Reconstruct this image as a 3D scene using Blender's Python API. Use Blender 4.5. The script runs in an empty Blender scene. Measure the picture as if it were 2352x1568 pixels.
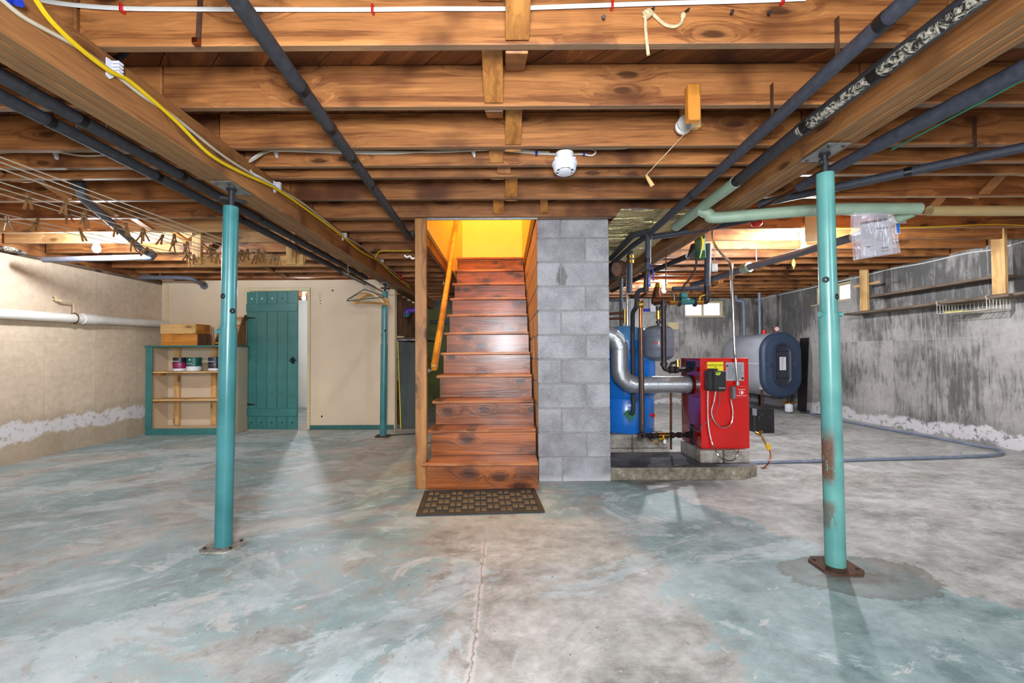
import bpy, bmesh, math, random
from mathutils import Vector, Matrix
random.seed(7)
R = math.radians
S = bpy.context.scene
COL = S.collection
V = Vector

# ------------------------------------------------------------------ camera
FPX, CX, CY = 1045.0, 1160.0, 795.0
PITCH, ROLL = 0.019, 0.0055
CAM = V((0, 0, 1.053))
_r0 = V((1, 0, 0)); _d = V((0, math.cos(PITCH), math.sin(PITCH))); _u0 = V((0, -math.sin(PITCH), math.cos(PITCH)))
_ri = _r0 * math.cos(ROLL) - _u0 * math.sin(ROLL)
_up = _u0 * math.cos(ROLL) + _r0 * math.sin(ROLL)
cd = bpy.data.cameras.new('camera'); cam = bpy.data.objects.new('camera', cd); COL.objects.link(cam)
cd.sensor_fit = 'HORIZONTAL'; cd.sensor_width = 36.0; cd.lens = FPX / 2352 * 36.0
cd.shift_x = (1176 - CX) / 2352; cd.shift_y = (CY - 784) / 2352
cd.clip_start = 0.05; cd.clip_end = 200
M = Matrix.Identity(4)
for i, a in enumerate((_ri, _up, -_d)):
    for j in range(3): M[j][i] = a[j]
M.translation = CAM
cam.matrix_world = M
S.camera = cam

# ------------------------------------------------------------------ world, exposure
S.view_settings.view_transform = 'Standard'; S.view_settings.look = 'None'
S.view_settings.gamma = 1.0; S.view_settings.use_curve_mapping = False
S.view_settings.exposure = 0.22
W_ = bpy.data.worlds.new('world'); S.world = W_; W_.use_nodes = True
_bg = W_.node_tree.nodes['Background']; _bg.inputs[0].default_value = (0.86, 0.93, 1.0, 1); _bg.inputs[1].default_value = 1.6
BULB_W = dict(left=60, right=105, pump=55, room=48, front_left=105, front_right=120, front_mid=75, up=110)
ld = bpy.data.lights.new('photo_lamp', 'AREA'); ld.shape = 'DISK'; ld.size = 0.5; ld.energy = 98; ld.color = (0.90, 0.95, 1.0)
lo = bpy.data.objects.new('photo_lamp', ld); COL.objects.link(lo)
lo.location = (0.0, -0.42, 1.32); lo.rotation_euler = (R(96), 0, 0)
try:
    S.cycles.max_bounces = 7; S.cycles.diffuse_bounces = 4; S.cycles.adaptive_threshold = 0.02; S.cycles.glossy_bounces = 4; S.cycles.transmission_bounces = 8
    S.cycles.sample_clamp_indirect = 6.0; S.cycles.use_denoising = True
    S.cycles.caustics_reflective = False; S.cycles.caustics_refractive = False
except Exception: pass

# ------------------------------------------------------------------ picking: photograph pixel -> point of a real plane of the room
def ray(px, py):
    return _d + _ri * ((px - CX) / FPX) - _up * ((py - CY) / FPX)
def P(px, py, y):
    k = ray(px, py); return CAM + k * ((y - CAM.y) / k.y)
def C(px, py, z):
    k = ray(px, py); return CAM + k * ((z - CAM.z) / k.z)
def W(px, py, x):
    k = ray(px, py); return CAM + k * ((x - CAM.x) / k.x)

# ------------------------------------------------------------------ mesh builder
class MB:
    def __init__(s): s.v = []; s.f = []
    def add(s, vs, fs):
        b = len(s.v); s.v += [V(x) for x in vs]; s.f += [tuple(i + b for i in q) for q in fs]; return s
    def obox(s, c, ax, ay, az, hx, hy, hz, ch=0.0):
        c = V(c); ax = V(ax).normalized(); ay = V(ay).normalized(); az = V(az).normalized()
        h = (hx, hy, hz); ch = min(ch, 0.45 * min(h))
        def pt(x, y, z): return c + ax * x + ay * y + az * z
        if ch <= 0:
            vs = [pt(x * hx, y * hy, z * hz) for x in (-1, 1) for y in (-1, 1) for z in (-1, 1)]
            return s.add(vs, [(0, 1, 3, 2), (4, 6, 7, 5), (0, 4, 5, 1), (2, 3, 7, 6), (0, 2, 6, 4), (1, 5, 7, 3)])
        idx = {}; vs = []
        for sx in (-1, 1):
            for sy in (-1, 1):
                for sz in (-1, 1):
                    sg = (sx, sy, sz)
                    for a in range(3):
                        q = [sg[i] * (h[i] - (0 if i == a else ch)) for i in range(3)]
                        idx[(sg, a)] = len(vs); vs.append(pt(*q))
        fs = []
        for a in range(3):
            o = [i for i in range(3) if i != a]
            for sg in (-1, 1):
                q = []
                for u, w in ((-1, -1), (1, -1), (1, 1), (-1, 1)):
                    k = [0, 0, 0]; k[a] = sg; k[o[0]] = u; k[o[1]] = w; q.append(idx[(tuple(k), a)])
                fs.append(tuple(q))
        for a in range(3):                      # edges that run along a
            o = [i for i in range(3) if i != a]
            for u in (-1, 1):
                for w in (-1, 1):
                    k0 = [0, 0, 0]; k0[a] = -1; k0[o[0]] = u; k0[o[1]] = w
                    k1 = list(k0); k1[a] = 1
                    fs.append((idx[(tuple(k0), o[0])], idx[(tuple(k1), o[0])], idx[(tuple(k1), o[1])], idx[(tuple(k0), o[1])]))
        for sx in (-1, 1):
            for sy in (-1, 1):
                for sz in (-1, 1):
                    fs.append(tuple(idx[((sx, sy, sz), a)] for a in range(3)))
        return s.add(vs, fs)
    def box(s, x0, x1, y0, y1, z0, z1, ch=0.0):
        return s.obox(((x0 + x1) / 2, (y0 + y1) / 2, (z0 + z1) / 2), (1, 0, 0), (0, 1, 0), (0, 0, 1), abs(x1 - x0) / 2, abs(y1 - y0) / 2, abs(z1 - z0) / 2, ch)
    def bar(s, p0, p1, w, t, up=(0, 0, 1), ch=0.0):
        p0 = V(p0); p1 = V(p1); a = (p1 - p0).normalized(); u = V(up); b = a.cross(u)
        if b.length < 1e-5: b = a.cross(V((1, 0, 0)))
        b.normalize(); u = b.cross(a)
        return s.obox((p0 + p1) / 2, a, b, u, (p1 - p0).length / 2, w / 2, t / 2, ch)
    def tube(s, pts, r, n=10, cap=True, sx=1.0, up=None):
        pts = [V(p) for p in pts]; m = len(pts)
        rs = r if isinstance(r, (list, tuple)) else [r] * m
        tg = []
        for i in range(m):
            a = pts[max(0, i - 1)]; b = pts[min(m - 1, i + 1)]; t = b - a
            tg.append(t.normalized() if t.length > 1e-9 else V((0, 0, 1)))
        u = V(up) if up is not None else (V((0, 0, 1)) if abs(tg[0].z) < 0.9 else V((1, 0, 0)))
        vs = []; fs = []
        for i in range(m):
            u = u - tg[i] * u.dot(tg[i])
            if u.length < 1e-6: u = tg[i].orthogonal()
            u.normalize(); w = tg[i].cross(u)
            for k in range(n):
                a = 2 * math.pi * k / n
                vs.append(pts[i] + (u * math.sin(a) + w * math.cos(a) * sx) * rs[i])
        for i in range(m - 1):
            for k in range(n):
                k2 = (k + 1) % n
                fs.append((i * n + k, i * n + k2, (i + 1) * n + k2, (i + 1) * n + k))
        if cap:
            fs.append(tuple(range(n))); fs.append(tuple((m - 1) * n + k for k in range(n)))
        return s.add(vs, fs)
    def lathe(s, prof, base, axis=(0, 0, 1), n=24):
        base = V(base); a = V(axis).normalized(); u = a.orthogonal().normalized(); w = a.cross(u)
        vs = []; fs = []; rings = []
        for r, h in prof:
            if r < 1e-6:
                rings.append([len(vs)]); vs.append(base + a * h)
            else:
                rings.append(list(range(len(vs), len(vs) + n)))
                for k in range(n):
                    t = 2 * math.pi * k / n; vs.append(base + a * h + (u * math.cos(t) + w * math.sin(t)) * r)
        for A, B in zip(rings, rings[1:]):
            if len(A) == 1 and len(B) == 1: continue
            for k in range(n):
                k2 = (k + 1) % n
                if len(A) == 1: fs.append((A[0], B[k], B[k2]))
                elif len(B) == 1: fs.append((A[k], A[k2], B[0]))
                else: fs.append((A[k], A[k2], B[k2], B[k]))
        return s.add(vs, fs)
    def cyl(s, p0, p1, r, n=16): return s.tube([p0, p1], r, n)
    def prism(s, poly, ext):
        e = V(ext); n = len(poly); vs = [V(p) for p in poly] + [V(p) + e for p in poly]
        fs = [tuple(range(n)), tuple(range(n, 2 * n))] + [(i, (i + 1) % n, n + (i + 1) % n, n + i) for i in range(n)]
        return s.add(vs, fs)
    def sphere(s, c, r, n=12, m=8, sc=(1, 1, 1)):
        b = len(s.v)
        prof = [(math.sin(math.pi * i / m) * r, -math.cos(math.pi * i / m) * r) for i in range(m + 1)]
        s.lathe(prof, (0, 0, 0), (0, 0, 1), n)
        for i in range(b, len(s.v)):
            q = s.v[i]; s.v[i] = V((q.x * sc[0], q.y * sc[1], q.z * sc[2])) + V(c)
        return s
    def build(s, name, mat, parent=None, smooth=True, world=False):
        vs = s.v
        if world: c = V((0, 0, 0))
        else:
            lo = V((min(q[i] for q in vs) for i in range(3))); hi = V((max(q[i] for q in vs) for i in range(3))); c = (lo + hi) / 2
        bm = bmesh.new(); bv = [bm.verts.new(q - c) for q in vs]
        for f in s.f:
            try: bm.faces.new([bv[i] for i in f])
            except ValueError: pass
        bmesh.ops.recalc_face_normals(bm, faces=bm.faces)
        me = bpy.data.meshes.new(name); bm.to_mesh(me); bm.free()
        if smooth:
            me.polygons.foreach_set('use_smooth', [True] * len(me.polygons)); me.set_sharp_from_angle(angle=0.6)
        me.materials.append(MAT[mat] if isinstance(mat, str) else mat)
        o = bpy.data.objects.new(name, me); COL.objects.link(o)
        if parent is not None: o.parent = parent
        o.location = c - wl(parent)
        return o
def wl(o):
    p = V((0, 0, 0))
    while o is not None: p += o.location; o = o.parent
    return p
def rename(o, label): o['label'] = label; return o
def thing(name, label, cat, loc=(0, 0, 0), group=None):
    o = bpy.data.objects.new(name, None); COL.objects.link(o); o.location = loc; o.empty_display_size = 0.05
    o['label'] = label; o['category'] = cat
    if group: o['group'] = group
    return o
def tag(o, label, cat, group=None):
    o['label'] = label; o['category'] = cat
    if group: o['group'] = group
    return o
def struct(o, label=None):
    o['kind'] = 'structure'
    if label: o['label'] = label
    return o
def sroot(name, label=None):
    o = bpy.data.objects.new(name, None); COL.objects.link(o); o.empty_display_size = 0.05
    return struct(o, label)
def copy_tree(o, parent=None):
    c = o.copy(); COL.objects.link(c)
    if parent is not None: c.parent = parent
    for ch in o.children: copy_tree(ch, c)
    return c
def shared(o, name, loc):
    c = o.copy(); c.name = name; COL.objects.link(c); c.location = V(loc) - wl(o.parent); return c
def text(name, body, size, loc, rot, mat, parent, ext=0.0006, ax='CENTER'):
    cu = bpy.data.curves.new(name, 'FONT'); cu.body = body; cu.size = size; cu.extrude = ext; cu.align_x = ax; cu.align_y = 'CENTER'
    cu.resolution_u = 2
    tmp = bpy.data.objects.new(name, cu); COL.objects.link(tmp); me = bpy.data.meshes.new_from_object(tmp.evaluated_get(bpy.context.evaluated_depsgraph_get()))
    bpy.data.objects.remove(tmp); bpy.data.curves.remove(cu); me.name = name; me.materials.clear(); me.materials.append(MAT[mat])
    o = bpy.data.objects.new(name, me); COL.objects.link(o); o.parent = parent; o.location = V(loc) - wl(parent); o.rotation_euler = rot
    return o
def bend(pts, rad, n=5):
    pts = [V(p) for p in pts]; out = [pts[0]]
    for a, b, c in zip(pts, pts[1:], pts[2:]):
        d0 = (a - b); d1 = (c - b); r = min(rad, d0.length * .49, d1.length * .49)
        p = b + d0.normalized() * r; q = b + d1.normalized() * r
        for i in range(n + 1):
            t = i / n; out.append(p * (1 - t) ** 2 + b * 2 * t * (1 - t) + q * t * t)
    out.append(pts[-1]); return out
def spline(pts, k=6):
    pts = [V(p) for p in pts]; q = [pts[0] * 2 - pts[1]] + pts + [pts[-1] * 2 - pts[-2]]; out = []
    for i in range(1, len(q) - 2):
        a, b, c, d = q[i - 1:i + 3]
        for j in range(k):
            t = j / k
            out.append(0.5 * ((2 * b) + (c - a) * t + (2 * a - 5 * b + 4 * c - d) * t * t + (3 * b - a - 3 * c + d) * t ** 3))
    out.append(pts[-1]); return out

# ------------------------------------------------------------------ materials
MAT = {}
def lin(c):
    c = [x / 255.0 for x in c]
    return tuple((x / 12.92 if x <= 0.04045 else ((x + 0.055) / 1.055) ** 2.4) for x in c) + (1.0,)
class T:
    def __init__(s, name):
        s.m = bpy.data.materials.new(name); s.m.use_nodes = True; s.t = s.m.node_tree; s.n = s.t.nodes
        s.b = s.n['Principled BSDF']; s.out = s.n['Material Output']; MAT[name] = s.m
    def nd(s, typ, ins=None, out=0, **pr):
        n = s.n.new(typ)
        for k, v in pr.items(): setattr(n, k, v)
        for k, v in (ins or {}).items():
            if hasattr(v, 'is_linked') and hasattr(v, 'node'): s.t.links.new(v, n.inputs[k])
            else: n.inputs[k].default_value = v
        return n.outputs[out]
    def obj(s): return s.nd('ShaderNodeTexCoord', out='Object')
    def pos(s): return s.nd('ShaderNodeNewGeometry', out='Position')
    def rnd(s): return s.nd('ShaderNodeObjectInfo', out='Random')
    def noise(s, vec, sc, det=4, ro=.55, dist=0.0): return s.nd('ShaderNodeTexNoise', {'Vector': vec, 'Scale': sc, 'Detail': det, 'Roughness': ro, 'Distortion': dist}, out=0)
    def ramp(s, fac, stops, interp='LINEAR'):
        n = s.n.new('ShaderNodeValToRGB'); s.t.links.new(fac, n.inputs[0]); cr = n.color_ramp; cr.interpolation = interp
        while len(cr.elements) < len(stops): cr.elements.new(0.5)
        for e, (p, c) in zip(cr.elements, stops):
            e.position = p; e.color = c if len(c) == 4 else tuple(c) + (1,)
        return n.outputs[0]
    def step(s, fac, a, b): return s.nd('ShaderNodeMapRange', {'Value': fac, 'From Min': a, 'From Max': b, 'To Min': 0.0, 'To Max': 1.0}, out=0, interpolation_type='SMOOTHSTEP')
    def mix(s, fac, a, b, mode='MIX'):
        n = s.n.new('ShaderNodeMix'); n.data_type = 'RGBA'; n.blend_type = mode; n.clamp_factor = True
        for i, v in ((0, fac), (6, a), (7, b)):
            if hasattr(v, 'is_linked') and hasattr(v, 'node'): s.t.links.new(v, n.inputs[i])
            else: n.inputs[i].default_value = v
        return n.outputs[2]
    def ma(s, op, a, b=0.0, c=0.0):
        n = s.n.new('ShaderNodeMath'); n.operation = op
        for i, v in enumerate((a, b, c)):
            if hasattr(v, 'is_linked') and hasattr(v, 'node'): s.t.links.new(v, n.inputs[i])
            else: n.inputs[i].default_value = v
        return n.outputs[0]
    def vm(s, op, a, b): return s.nd('ShaderNodeVectorMath', {0: a, 1: b}, operation=op)
    def sep(s, v): n = s.n.new('ShaderNodeSeparateXYZ'); s.t.links.new(v, n.inputs[0]); return n.outputs
    def comb(s, x, y, z): return s.nd('ShaderNodeCombineXYZ', {0: x, 1: y, 2: z})
    def bump(s, h, st=.3, dist=.005):
        o = s.nd('ShaderNodeBump', {'Height': h, 'Strength': st, 'Distance': dist}); s.t.links.new(o, s.b.inputs['Normal'])
    def set(s, **k):
        for a, v in k.items():
            a = {'col': 'Base Color', 'rough': 'Roughness', 'metal': 'Metallic', 'coat': 'Coat Weight', 'emit': 'Emission Color', 'es': 'Emission Strength', 'trans': 'Transmission Weight', 'spec': 'Specular IOR Level', 'cr': 'Coat Roughness', 'alpha': 'Alpha'}[a]
            if hasattr(v, 'is_linked') and hasattr(v, 'node'): s.t.links.new(v, s.b.inputs[a])
            else: s.b.inputs[a].default_value = v
        return s
def plain(name, c, rough=.5, metal=0.0, var=.12, sc=8.0, coat=0.0, bump=0.0, spec=.5):
    t = T(name); o = t.obj(); n = t.noise(o, sc, 5, .6)
    c0 = lin(c); d = tuple(x * (1 - var * 1.6) for x in c0[:3]) + (1,); l = tuple(min(1, x * (1 + var)) for x in c0[:3]) + (1,)
    t.set(col=t.ramp(n, [(.3, d), (.7, l)]), rough=t.ma('ADD', rough - .06, t.ma('MULTIPLY', n, .12)), metal=metal, coat=coat, spec=spec)
    if bump: t.bump(t.noise(o, sc * 9, 3, .6), bump, .003)
    return t
def wood(name, axis, dark, light, grey=None, rough=.55, knots=True, coat=0.0, var=.35, gs=1.0, rbump=.25, kscale=1.0):
    t = T(name); o = t.obj(); rn = t.rnd()
    off = t.ma('MULTIPLY', rn, 61.0); o2 = t.vm('ADD', o, t.comb(off, off, off))
    sc = [16.0 * gs] * 3; sc['XYZ'.index(axis)] = 0.9 * gs
    v = t.vm('MULTIPLY', o2, tuple(sc))
    warp = t.noise(t.vm('MULTIPLY', v, (.35, .35, .35)), 1.0, 2, .5)
    al = 'XYZ'.index(axis); ot = 0 if axis == 'Z' else 2; so = t.sep(o2)
    kvec = t.comb(t.ma('MULTIPLY', so[al], 2.0 * (1.25 if kscale < 1 else 1)), t.ma('MULTIPLY', so[ot], 5.5 * (.85 if kscale < 1 else 1)), 0.0)
    kv = t.nd('ShaderNodeTexVoronoi', {'Vector': kvec, 'Scale': 1.0, 'Randomness': 1.0}, out='Distance', voronoi_dimensions='2D')
    if knots: warp = t.ma('ADD', warp, t.ma('MULTIPLY', t.ma('SUBTRACT', 1.0, t.step(kv, .0, .42)), .55))
    v2 = t.vm('ADD', v, t.comb(t.ma('MULTIPLY', warp, 1.8), t.ma('MULTIPLY', warp, 1.8), t.ma('MULTIPLY', warp, 1.8)))
    g1 = t.noise(v2, 1.0, 5, .6, .6)
    fine = t.noise(v, 5.0, 4, .7)
    rings = t.ma('SINE', t.ma('MULTIPLY', g1, 42.0))
    f = t.ma('ADD', t.ma('MULTIPLY', g1, .75), t.ma('ADD', t.ma('MULTIPLY', rings, .035), t.ma('MULTIPLY', fine, .3)))
    col = t.ramp(f, [(.36, lin(dark)), (.52, tuple((a + b) / 2 for a, b in zip(lin(dark), lin(light)))), (.66, lin(light))])
    blot = t.noise(o2, 2.3, 3, .5)
    col = t.mix(t.step(blot, .50, .72), col, tuple(x * .62 for x in lin(dark)[:3]) + (1,))
    if knots:
        km = t.ma('SUBTRACT', 1.0, t.step(t.ma('ADD', kv, t.ma('MULTIPLY', t.ma('SUBTRACT', fine, .5), .10)), .055 if kscale == 1 else .075, .12 if kscale == 1 else .16))
        col = t.mix(t.ma('MULTIPLY', km, .85), col, tuple(x * .22 for x in lin(dark)[:3]) + (1,))
        kr = t.ma('SUBTRACT', 1.0, t.step(kv, .12, .28))
        col = t.mix(t.ma('MULTIPLY', kr, .3), col, tuple(x * .5 for x in lin(dark)[:3]) + (1,))
    col = t.mix(t.ma('MULTIPLY', rn, var), col, tuple(x * .55 for x in lin(dark)[:3]) + (1,))
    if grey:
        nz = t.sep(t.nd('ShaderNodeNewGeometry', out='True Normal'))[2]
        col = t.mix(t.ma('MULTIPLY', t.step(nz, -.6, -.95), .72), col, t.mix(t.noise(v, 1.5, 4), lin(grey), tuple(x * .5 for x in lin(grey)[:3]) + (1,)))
    t.set(col=col, rough=t.ma('ADD', rough - .08, t.ma('MULTIPLY', fine, .2)), coat=coat, cr=.18)
    t.bump(t.ma('ADD', t.ma('MULTIPLY', rings, .25), fine), rbump, .002)
    return t
J_D, J_L = (116, 64, 32), (206, 138, 78)
for a in 'XYZ': wood('joist_wood_' + a, a, J_D, J_L, grey=(128, 110, 88))
wood('bulb_lit_joist', 'X', (170, 124, 78), (222, 178, 124), grey=(170, 148, 120), var=.2)  # joist wood made paler: the left bulb's light painted into the colour
for a in 'XYZ': wood('new_pine_' + a, a, (200, 150, 88), (236, 196, 134), rough=.55, var=.12)
for a in 'XYZ': wood('amber_pine_' + a, a, (178, 104, 34), (226, 152, 62), rough=.45, var=.15)
wood('strut_wood', 'Y', (140, 84, 36), (204, 140, 68), rough=.5, var=.25)
wood('stair_wood', 'X', (100, 48, 20), (188, 106, 48), rough=.30, coat=.25, var=.28, gs=.62, rbump=.4, kscale=.55)
wood('tread_wood', 'X', (140, 74, 36), (206, 136, 84), rough=.36, coat=.1, var=.15)
wood('newel_wood', 'Z', (126, 78, 38), (188, 130, 70), rough=.5, var=.1)
wood('rail_wood', 'Y', (196, 118, 20), (236, 168, 44), rough=.35, var=.05, coat=.2, knots=False)
wood('beam_wood', 'Y', (118, 74, 40), (178, 122, 70), grey=(150, 116, 76), rough=.6, var=.3)
wood('subfloor_wood', 'Y', (92, 52, 28), (168, 104, 56), rough=.6, var=.6)
wood('grey_board', 'Y', (88, 74, 62), (136, 116, 98), rough=.75, var=.2)
wood('dark_stud', 'Z', (84, 52, 30), (134, 92, 58), rough=.7, var=.3)
plain('cream_panel', (222, 201, 174), .55, var=.05, sc=2)
plain('white_wall', (226, 230, 228), .6, var=.04, sc=2)
plain('cream_trim', (218, 196, 160), .5, var=.06)
plain('yellow_plaster', (250, 214, 112), .6, var=.04, sc=2)
plain('teal_paint', (60, 122, 120), .36, var=.14, sc=5)
plain('teal_dark', (48, 106, 102), .4, var=.16, sc=4)
plain('black_foam', (50, 52, 58), .62, var=.25, sc=40, bump=.5)
plain('blue_foam', (58, 62, 74), .5, var=.25, sc=40, bump=.5)
plain('black_tape', (18, 18, 20), .3, var=.1)
plain('mint_foam', (150, 174, 152), .5, var=.08)
plain('tan_foam', (180, 156, 108), .5, var=.06)
plain('white_pvc', (226, 222, 216), .35, var=.05)
plain('grey_pvc', (104, 108, 120), .6, var=.12)
plain('white_plastic', (224, 226, 236), .35, var=.03)
plain('offwhite_cable', (200, 190, 168), .4, var=.06)
plain('white_cable', (226, 226, 222), .4, var=.04)
plain('yellow_cable', (226, 190, 24), .4, var=.06)
plain('blue_clip', (24, 50, 170), .4)
plain('red_clip', (190, 30, 26), .4)
plain('rope', (214, 192, 150), .8, var=.2, sc=60, bump=.6)
plain('copper', (178, 98, 58), .32, 1.0, var=.25, sc=10)
plain('old_copper', (104, 62, 42), .5, .8, var=.35, sc=12)
plain('brass', (178, 140, 66), .35, 1.0, var=.25, sc=14)
plain('chrome', (205, 205, 205), .16, 1.0, var=.06)
plain('iron', (58, 50, 52), .45, .6, var=.3, sc=14)
plain('rust_iron', (92, 62, 46), .7, .3, var=.35, sc=20)
plain('dark_steel', (64, 62, 66), .45, .6, var=.2)
plain('black_plastic', (24, 26, 30), .38, var=.2)
plain('black_paint', (20, 20, 24), .5, var=.3, sc=10)
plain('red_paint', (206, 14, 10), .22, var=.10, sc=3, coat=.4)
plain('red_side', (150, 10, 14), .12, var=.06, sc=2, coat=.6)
plain('red_plastic', (214, 34, 24), .4)
plain('blue_tank', (26, 116, 214), .3, var=.10, sc=3, coat=.3)
plain('blue_dome', (92, 150, 206), .4, var=.14, sc=5)
plain('grey_tank', (108, 114, 128), .3, var=.08, sc=4, coat=.2)
plain('silver_paint', (198, 202, 216), .36, .15, var=.1, sc=3)
plain('navy_plastic', (50, 66, 92), .42, var=.08, sc=4)
plain('navy_dark', (44, 48, 66), .42, var=.08, sc=4)
plain('label_white', (226, 226, 232), .5, var=.03)
plain('label_grey', (168, 168, 176), .5, var=.05)
plain('sticker_yellow', (240, 226, 20), .5, var=.04)
plain('ink', (16, 16, 18), .6)
plain('ink_grey', (110, 110, 116), .6)
plain('ink_white', (240, 240, 240), .6)
plain('ink_red', (190, 40, 40), .6)
plain('porcelain', (236, 234, 228), .25, var=.02)
plain('pale_metal', (166, 170, 170), .4, .8, var=.2, sc=12)
plain('rubber', (62, 54, 46), .7, var=.4, sc=9)
plain('rubber_pad', (106, 90, 70), .7, var=.3, sc=14)
plain('cardboard', (206, 188, 146), .7, var=.06)
plain('paper', (206, 204, 206), .6, var=.05)
plain('purple', (98, 62, 176), .4, var=.06)
plain('teal_disc', (14, 96, 116), .3)
plain('olive_paint', (116, 122, 66), .6, var=.22, sc=3)
plain('slate_board', (66, 76, 74), .6, var=.2, sc=3)
plain('teal_pump', (46, 112, 112), .4, var=.2, sc=12)
plain('green_box', (36, 112, 88), .4)
plain('handle_blue', (52, 58, 168), .4)
plain('handle_yellow', (226, 180, 20), .4)
plain('hose_grey', (126, 136, 156), .5, var=.14, sc=12)
plain('wire_white', (214, 206, 190), .4, var=.12)
plain('wood_pin', (164, 118, 72), .6, var=.2, sc=30)
plain('hanger_wood', (222, 172, 108), .5, var=.2, sc=10)
plain('hanger_pale', (226, 200, 160), .5, var=.15, sc=10)
plain('hanger_blue', (18, 78, 98), .4)
plain('spring_steel', (150, 150, 150), .35, 1.0)
plain('leaf_yellow', (206, 196, 96), .7, var=.2)
plain('can_dark', (38, 34, 40), .3, var=.2)
plain('can_magenta', (150, 30, 84), .35, var=.3, sc=12)
plain('can_teal', (16, 92, 86), .35, var=.25, sc=8)
plain('can_purple', (48, 34, 120), .35, var=.25, sc=8)
plain('can_blue', (30, 46, 70), .35, var=.3, sc=8)
plain('bag_blue', (40, 120, 214), .5)
plain('lawn', (150, 178, 120), .9, var=.3, sc=6)
# galvanised flue
t = T('galvanised'); o = t.obj()
vo = t.nd('ShaderNodeTexVoronoi', {'Vector': o, 'Scale': 60.0}, out='Color')
t.set(col=t.mix(t.ma('MULTIPLY', t.noise(o, 18, 5, .7), .7), lin((200, 204, 210)), lin((140, 144, 150))), metal=.75, rough=t.ma('ADD', .3, t.ma('MULTIPLY', t.sep(vo)[0], .2)))
# crumpled foil
t = T('foil'); o = t.obj()
t.set(col=lin((238, 222, 168)), metal=.95, rough=.30); t.bump(t.ma('ADD', t.noise(t.vm('MULTIPLY', o, (1.2, 3.5, 1)), 3, 5, .6, 1.5), t.ma('MULTIPLY', t.noise(o, 22, 4), .2)), 1.0, .10)
# torn fibrous insulation
t = T('torn_fibre'); o = t.obj(); n = t.noise(o, 34, 6, .75, 1.5)
t.set(col=t.ramp(n, [(.46, lin((30, 28, 28))), (.56, lin((206, 198, 180)))]), rough=.9); t.bump(n, 1.0, .01)
# rusty teal paint of the near right post
for nm, am, c_a, c_b in (('teal_rusted', 1, (76, 136, 134), (102, 162, 156)), ('teal_post', 0, (52, 116, 120), (72, 138, 142))):
    t = T(nm); p = t.pos(); z = t.sep(p)[2]; o = t.obj()
    n = t.noise(t.vm('MULTIPLY', p, (1, 1, .30)), 30, 6, .7); n2 = t.noise(p, 5, 3)
    base = t.ramp(n2, [(.3, lin(c_a)), (.7, lin(c_b))])
    zone = t.ma('MAXIMUM', t.ma('MULTIPLY', t.step(z, .38, .46), t.ma('SUBTRACT', 1.0, t.step(z, .60, .72))), t.ma('MULTIPLY', t.step(z, .17, .22), t.ma('SUBTRACT', .75, t.step(z, .30, .36))))
    side = t.step(t.sep(o)[0], -.004, -.030)
    chips = t.ma('MULTIPLY', t.step(n, .66, .70), .7)
    msk = t.ma('MAXIMUM', t.ma('MULTIPLY', t.ma('MULTIPLY', zone, side), t.step(n, .44, .49)), chips) if am else t.ma('MULTIPLY', t.step(n, .68, .74), .5)
    t.set(col=t.mix(msk, base, t.mix(t.noise(p, 90, 4), lin((58, 36, 28)), lin((126, 92, 74)))), rough=t.ma('ADD', .28, t.ma('MULTIPLY', msk, .5)))
    t.bump(t.noise(p, 60, 3), .06, .002)

# ---- floor: worn teal paint on grey-beige concrete
t = T('floor_concrete'); p = t.pos(); x, y, z = t.sep(p)
rot = t.comb(t.ma('ADD', t.ma('MULTIPLY', x, .85), t.ma('MULTIPLY', y, .40)), t.ma('ADD', t.ma('MULTIPLY', y, 1.25), t.ma('MULTIPLY', x, -.55)), 0.0)
n1 = t.noise(rot, .55, 7, .66, .7); n2 = t.noise(rot, 2.2, 9, .72, .8); n3 = t.noise(p, 9, 8, .74); n4 = t.noise(p, 60, 5, .75); n5 = t.noise(t.vm('ADD', rot, (31, 9, 0)), 1.1, 8, .70, .9)
conc = t.ramp(t.ma('ADD', t.ma('MULTIPLY', n2, .55), t.ma('MULTIPLY', n3, .45)), [(.37, lin((132, 132, 128))), (.48, lin((178, 178, 174))), (.59, lin((214, 214, 211)))])
paint = t.ramp(t.ma('ADD', t.ma('MULTIPLY', n2, .5), t.ma('MULTIPLY', n3, .5)), [(.38, lin((100, 132, 135))), (.49, lin((140, 168, 171))), (.60, lin((170, 193, 196)))])
pale = t.ramp(n3, [(.36, lin((172, 192, 197))), (.62, lin((210, 222, 225)))])
d_ = t.ma('ADD', t.ma('MULTIPLY', x, .889), t.ma('MULTIPLY', y, .46))
beige = t.step(t.ma('ADD', d_, t.ma('MULTIPLY', t.ma('SUBTRACT', n2, .5), .7)), 2.60, 2.85)
mid = t.ma('MULTIPLY', t.ma('MULTIPLY', t.step(x, -.35, -.05), t.ma('SUBTRACT', 1.0, t.step(x, 0.35, .95))), t.ma('SUBTRACT', 1.0, t.step(y, 2.1, 3.0)))
front = t.ma('SUBTRACT', 1.0, t.step(y, 1.2, 2.1))
w = t.ma('ADD', t.ma('MULTIPLY', n1, .60), t.ma('ADD', t.ma('MULTIPLY', n2, .28), t.ma('MULTIPLY', n3, .22)))
w = t.ma('ADD', w, t.ma('ADD', t.ma('MULTIPLY', beige, -.30), t.ma('MULTIPLY', mid, -.11)))
w = t.ma('ADD', w, t.ma('MULTIPLY', t.ma('MULTIPLY', front, t.ma('SUBTRACT', 1.0, t.step(x, .2, 1.0))), -.05))
w = t.ma('ADD', w, t.ma('MULTIPLY', t.ma('MULTIPLY', t.step(x, .5, 1.2), t.ma('SUBTRACT', 1.0, beige)), .10))
msk = t.step(w, .515, .565)
col = t.mix(t.ma('MULTIPLY', msk, .92), conc, paint)
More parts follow.
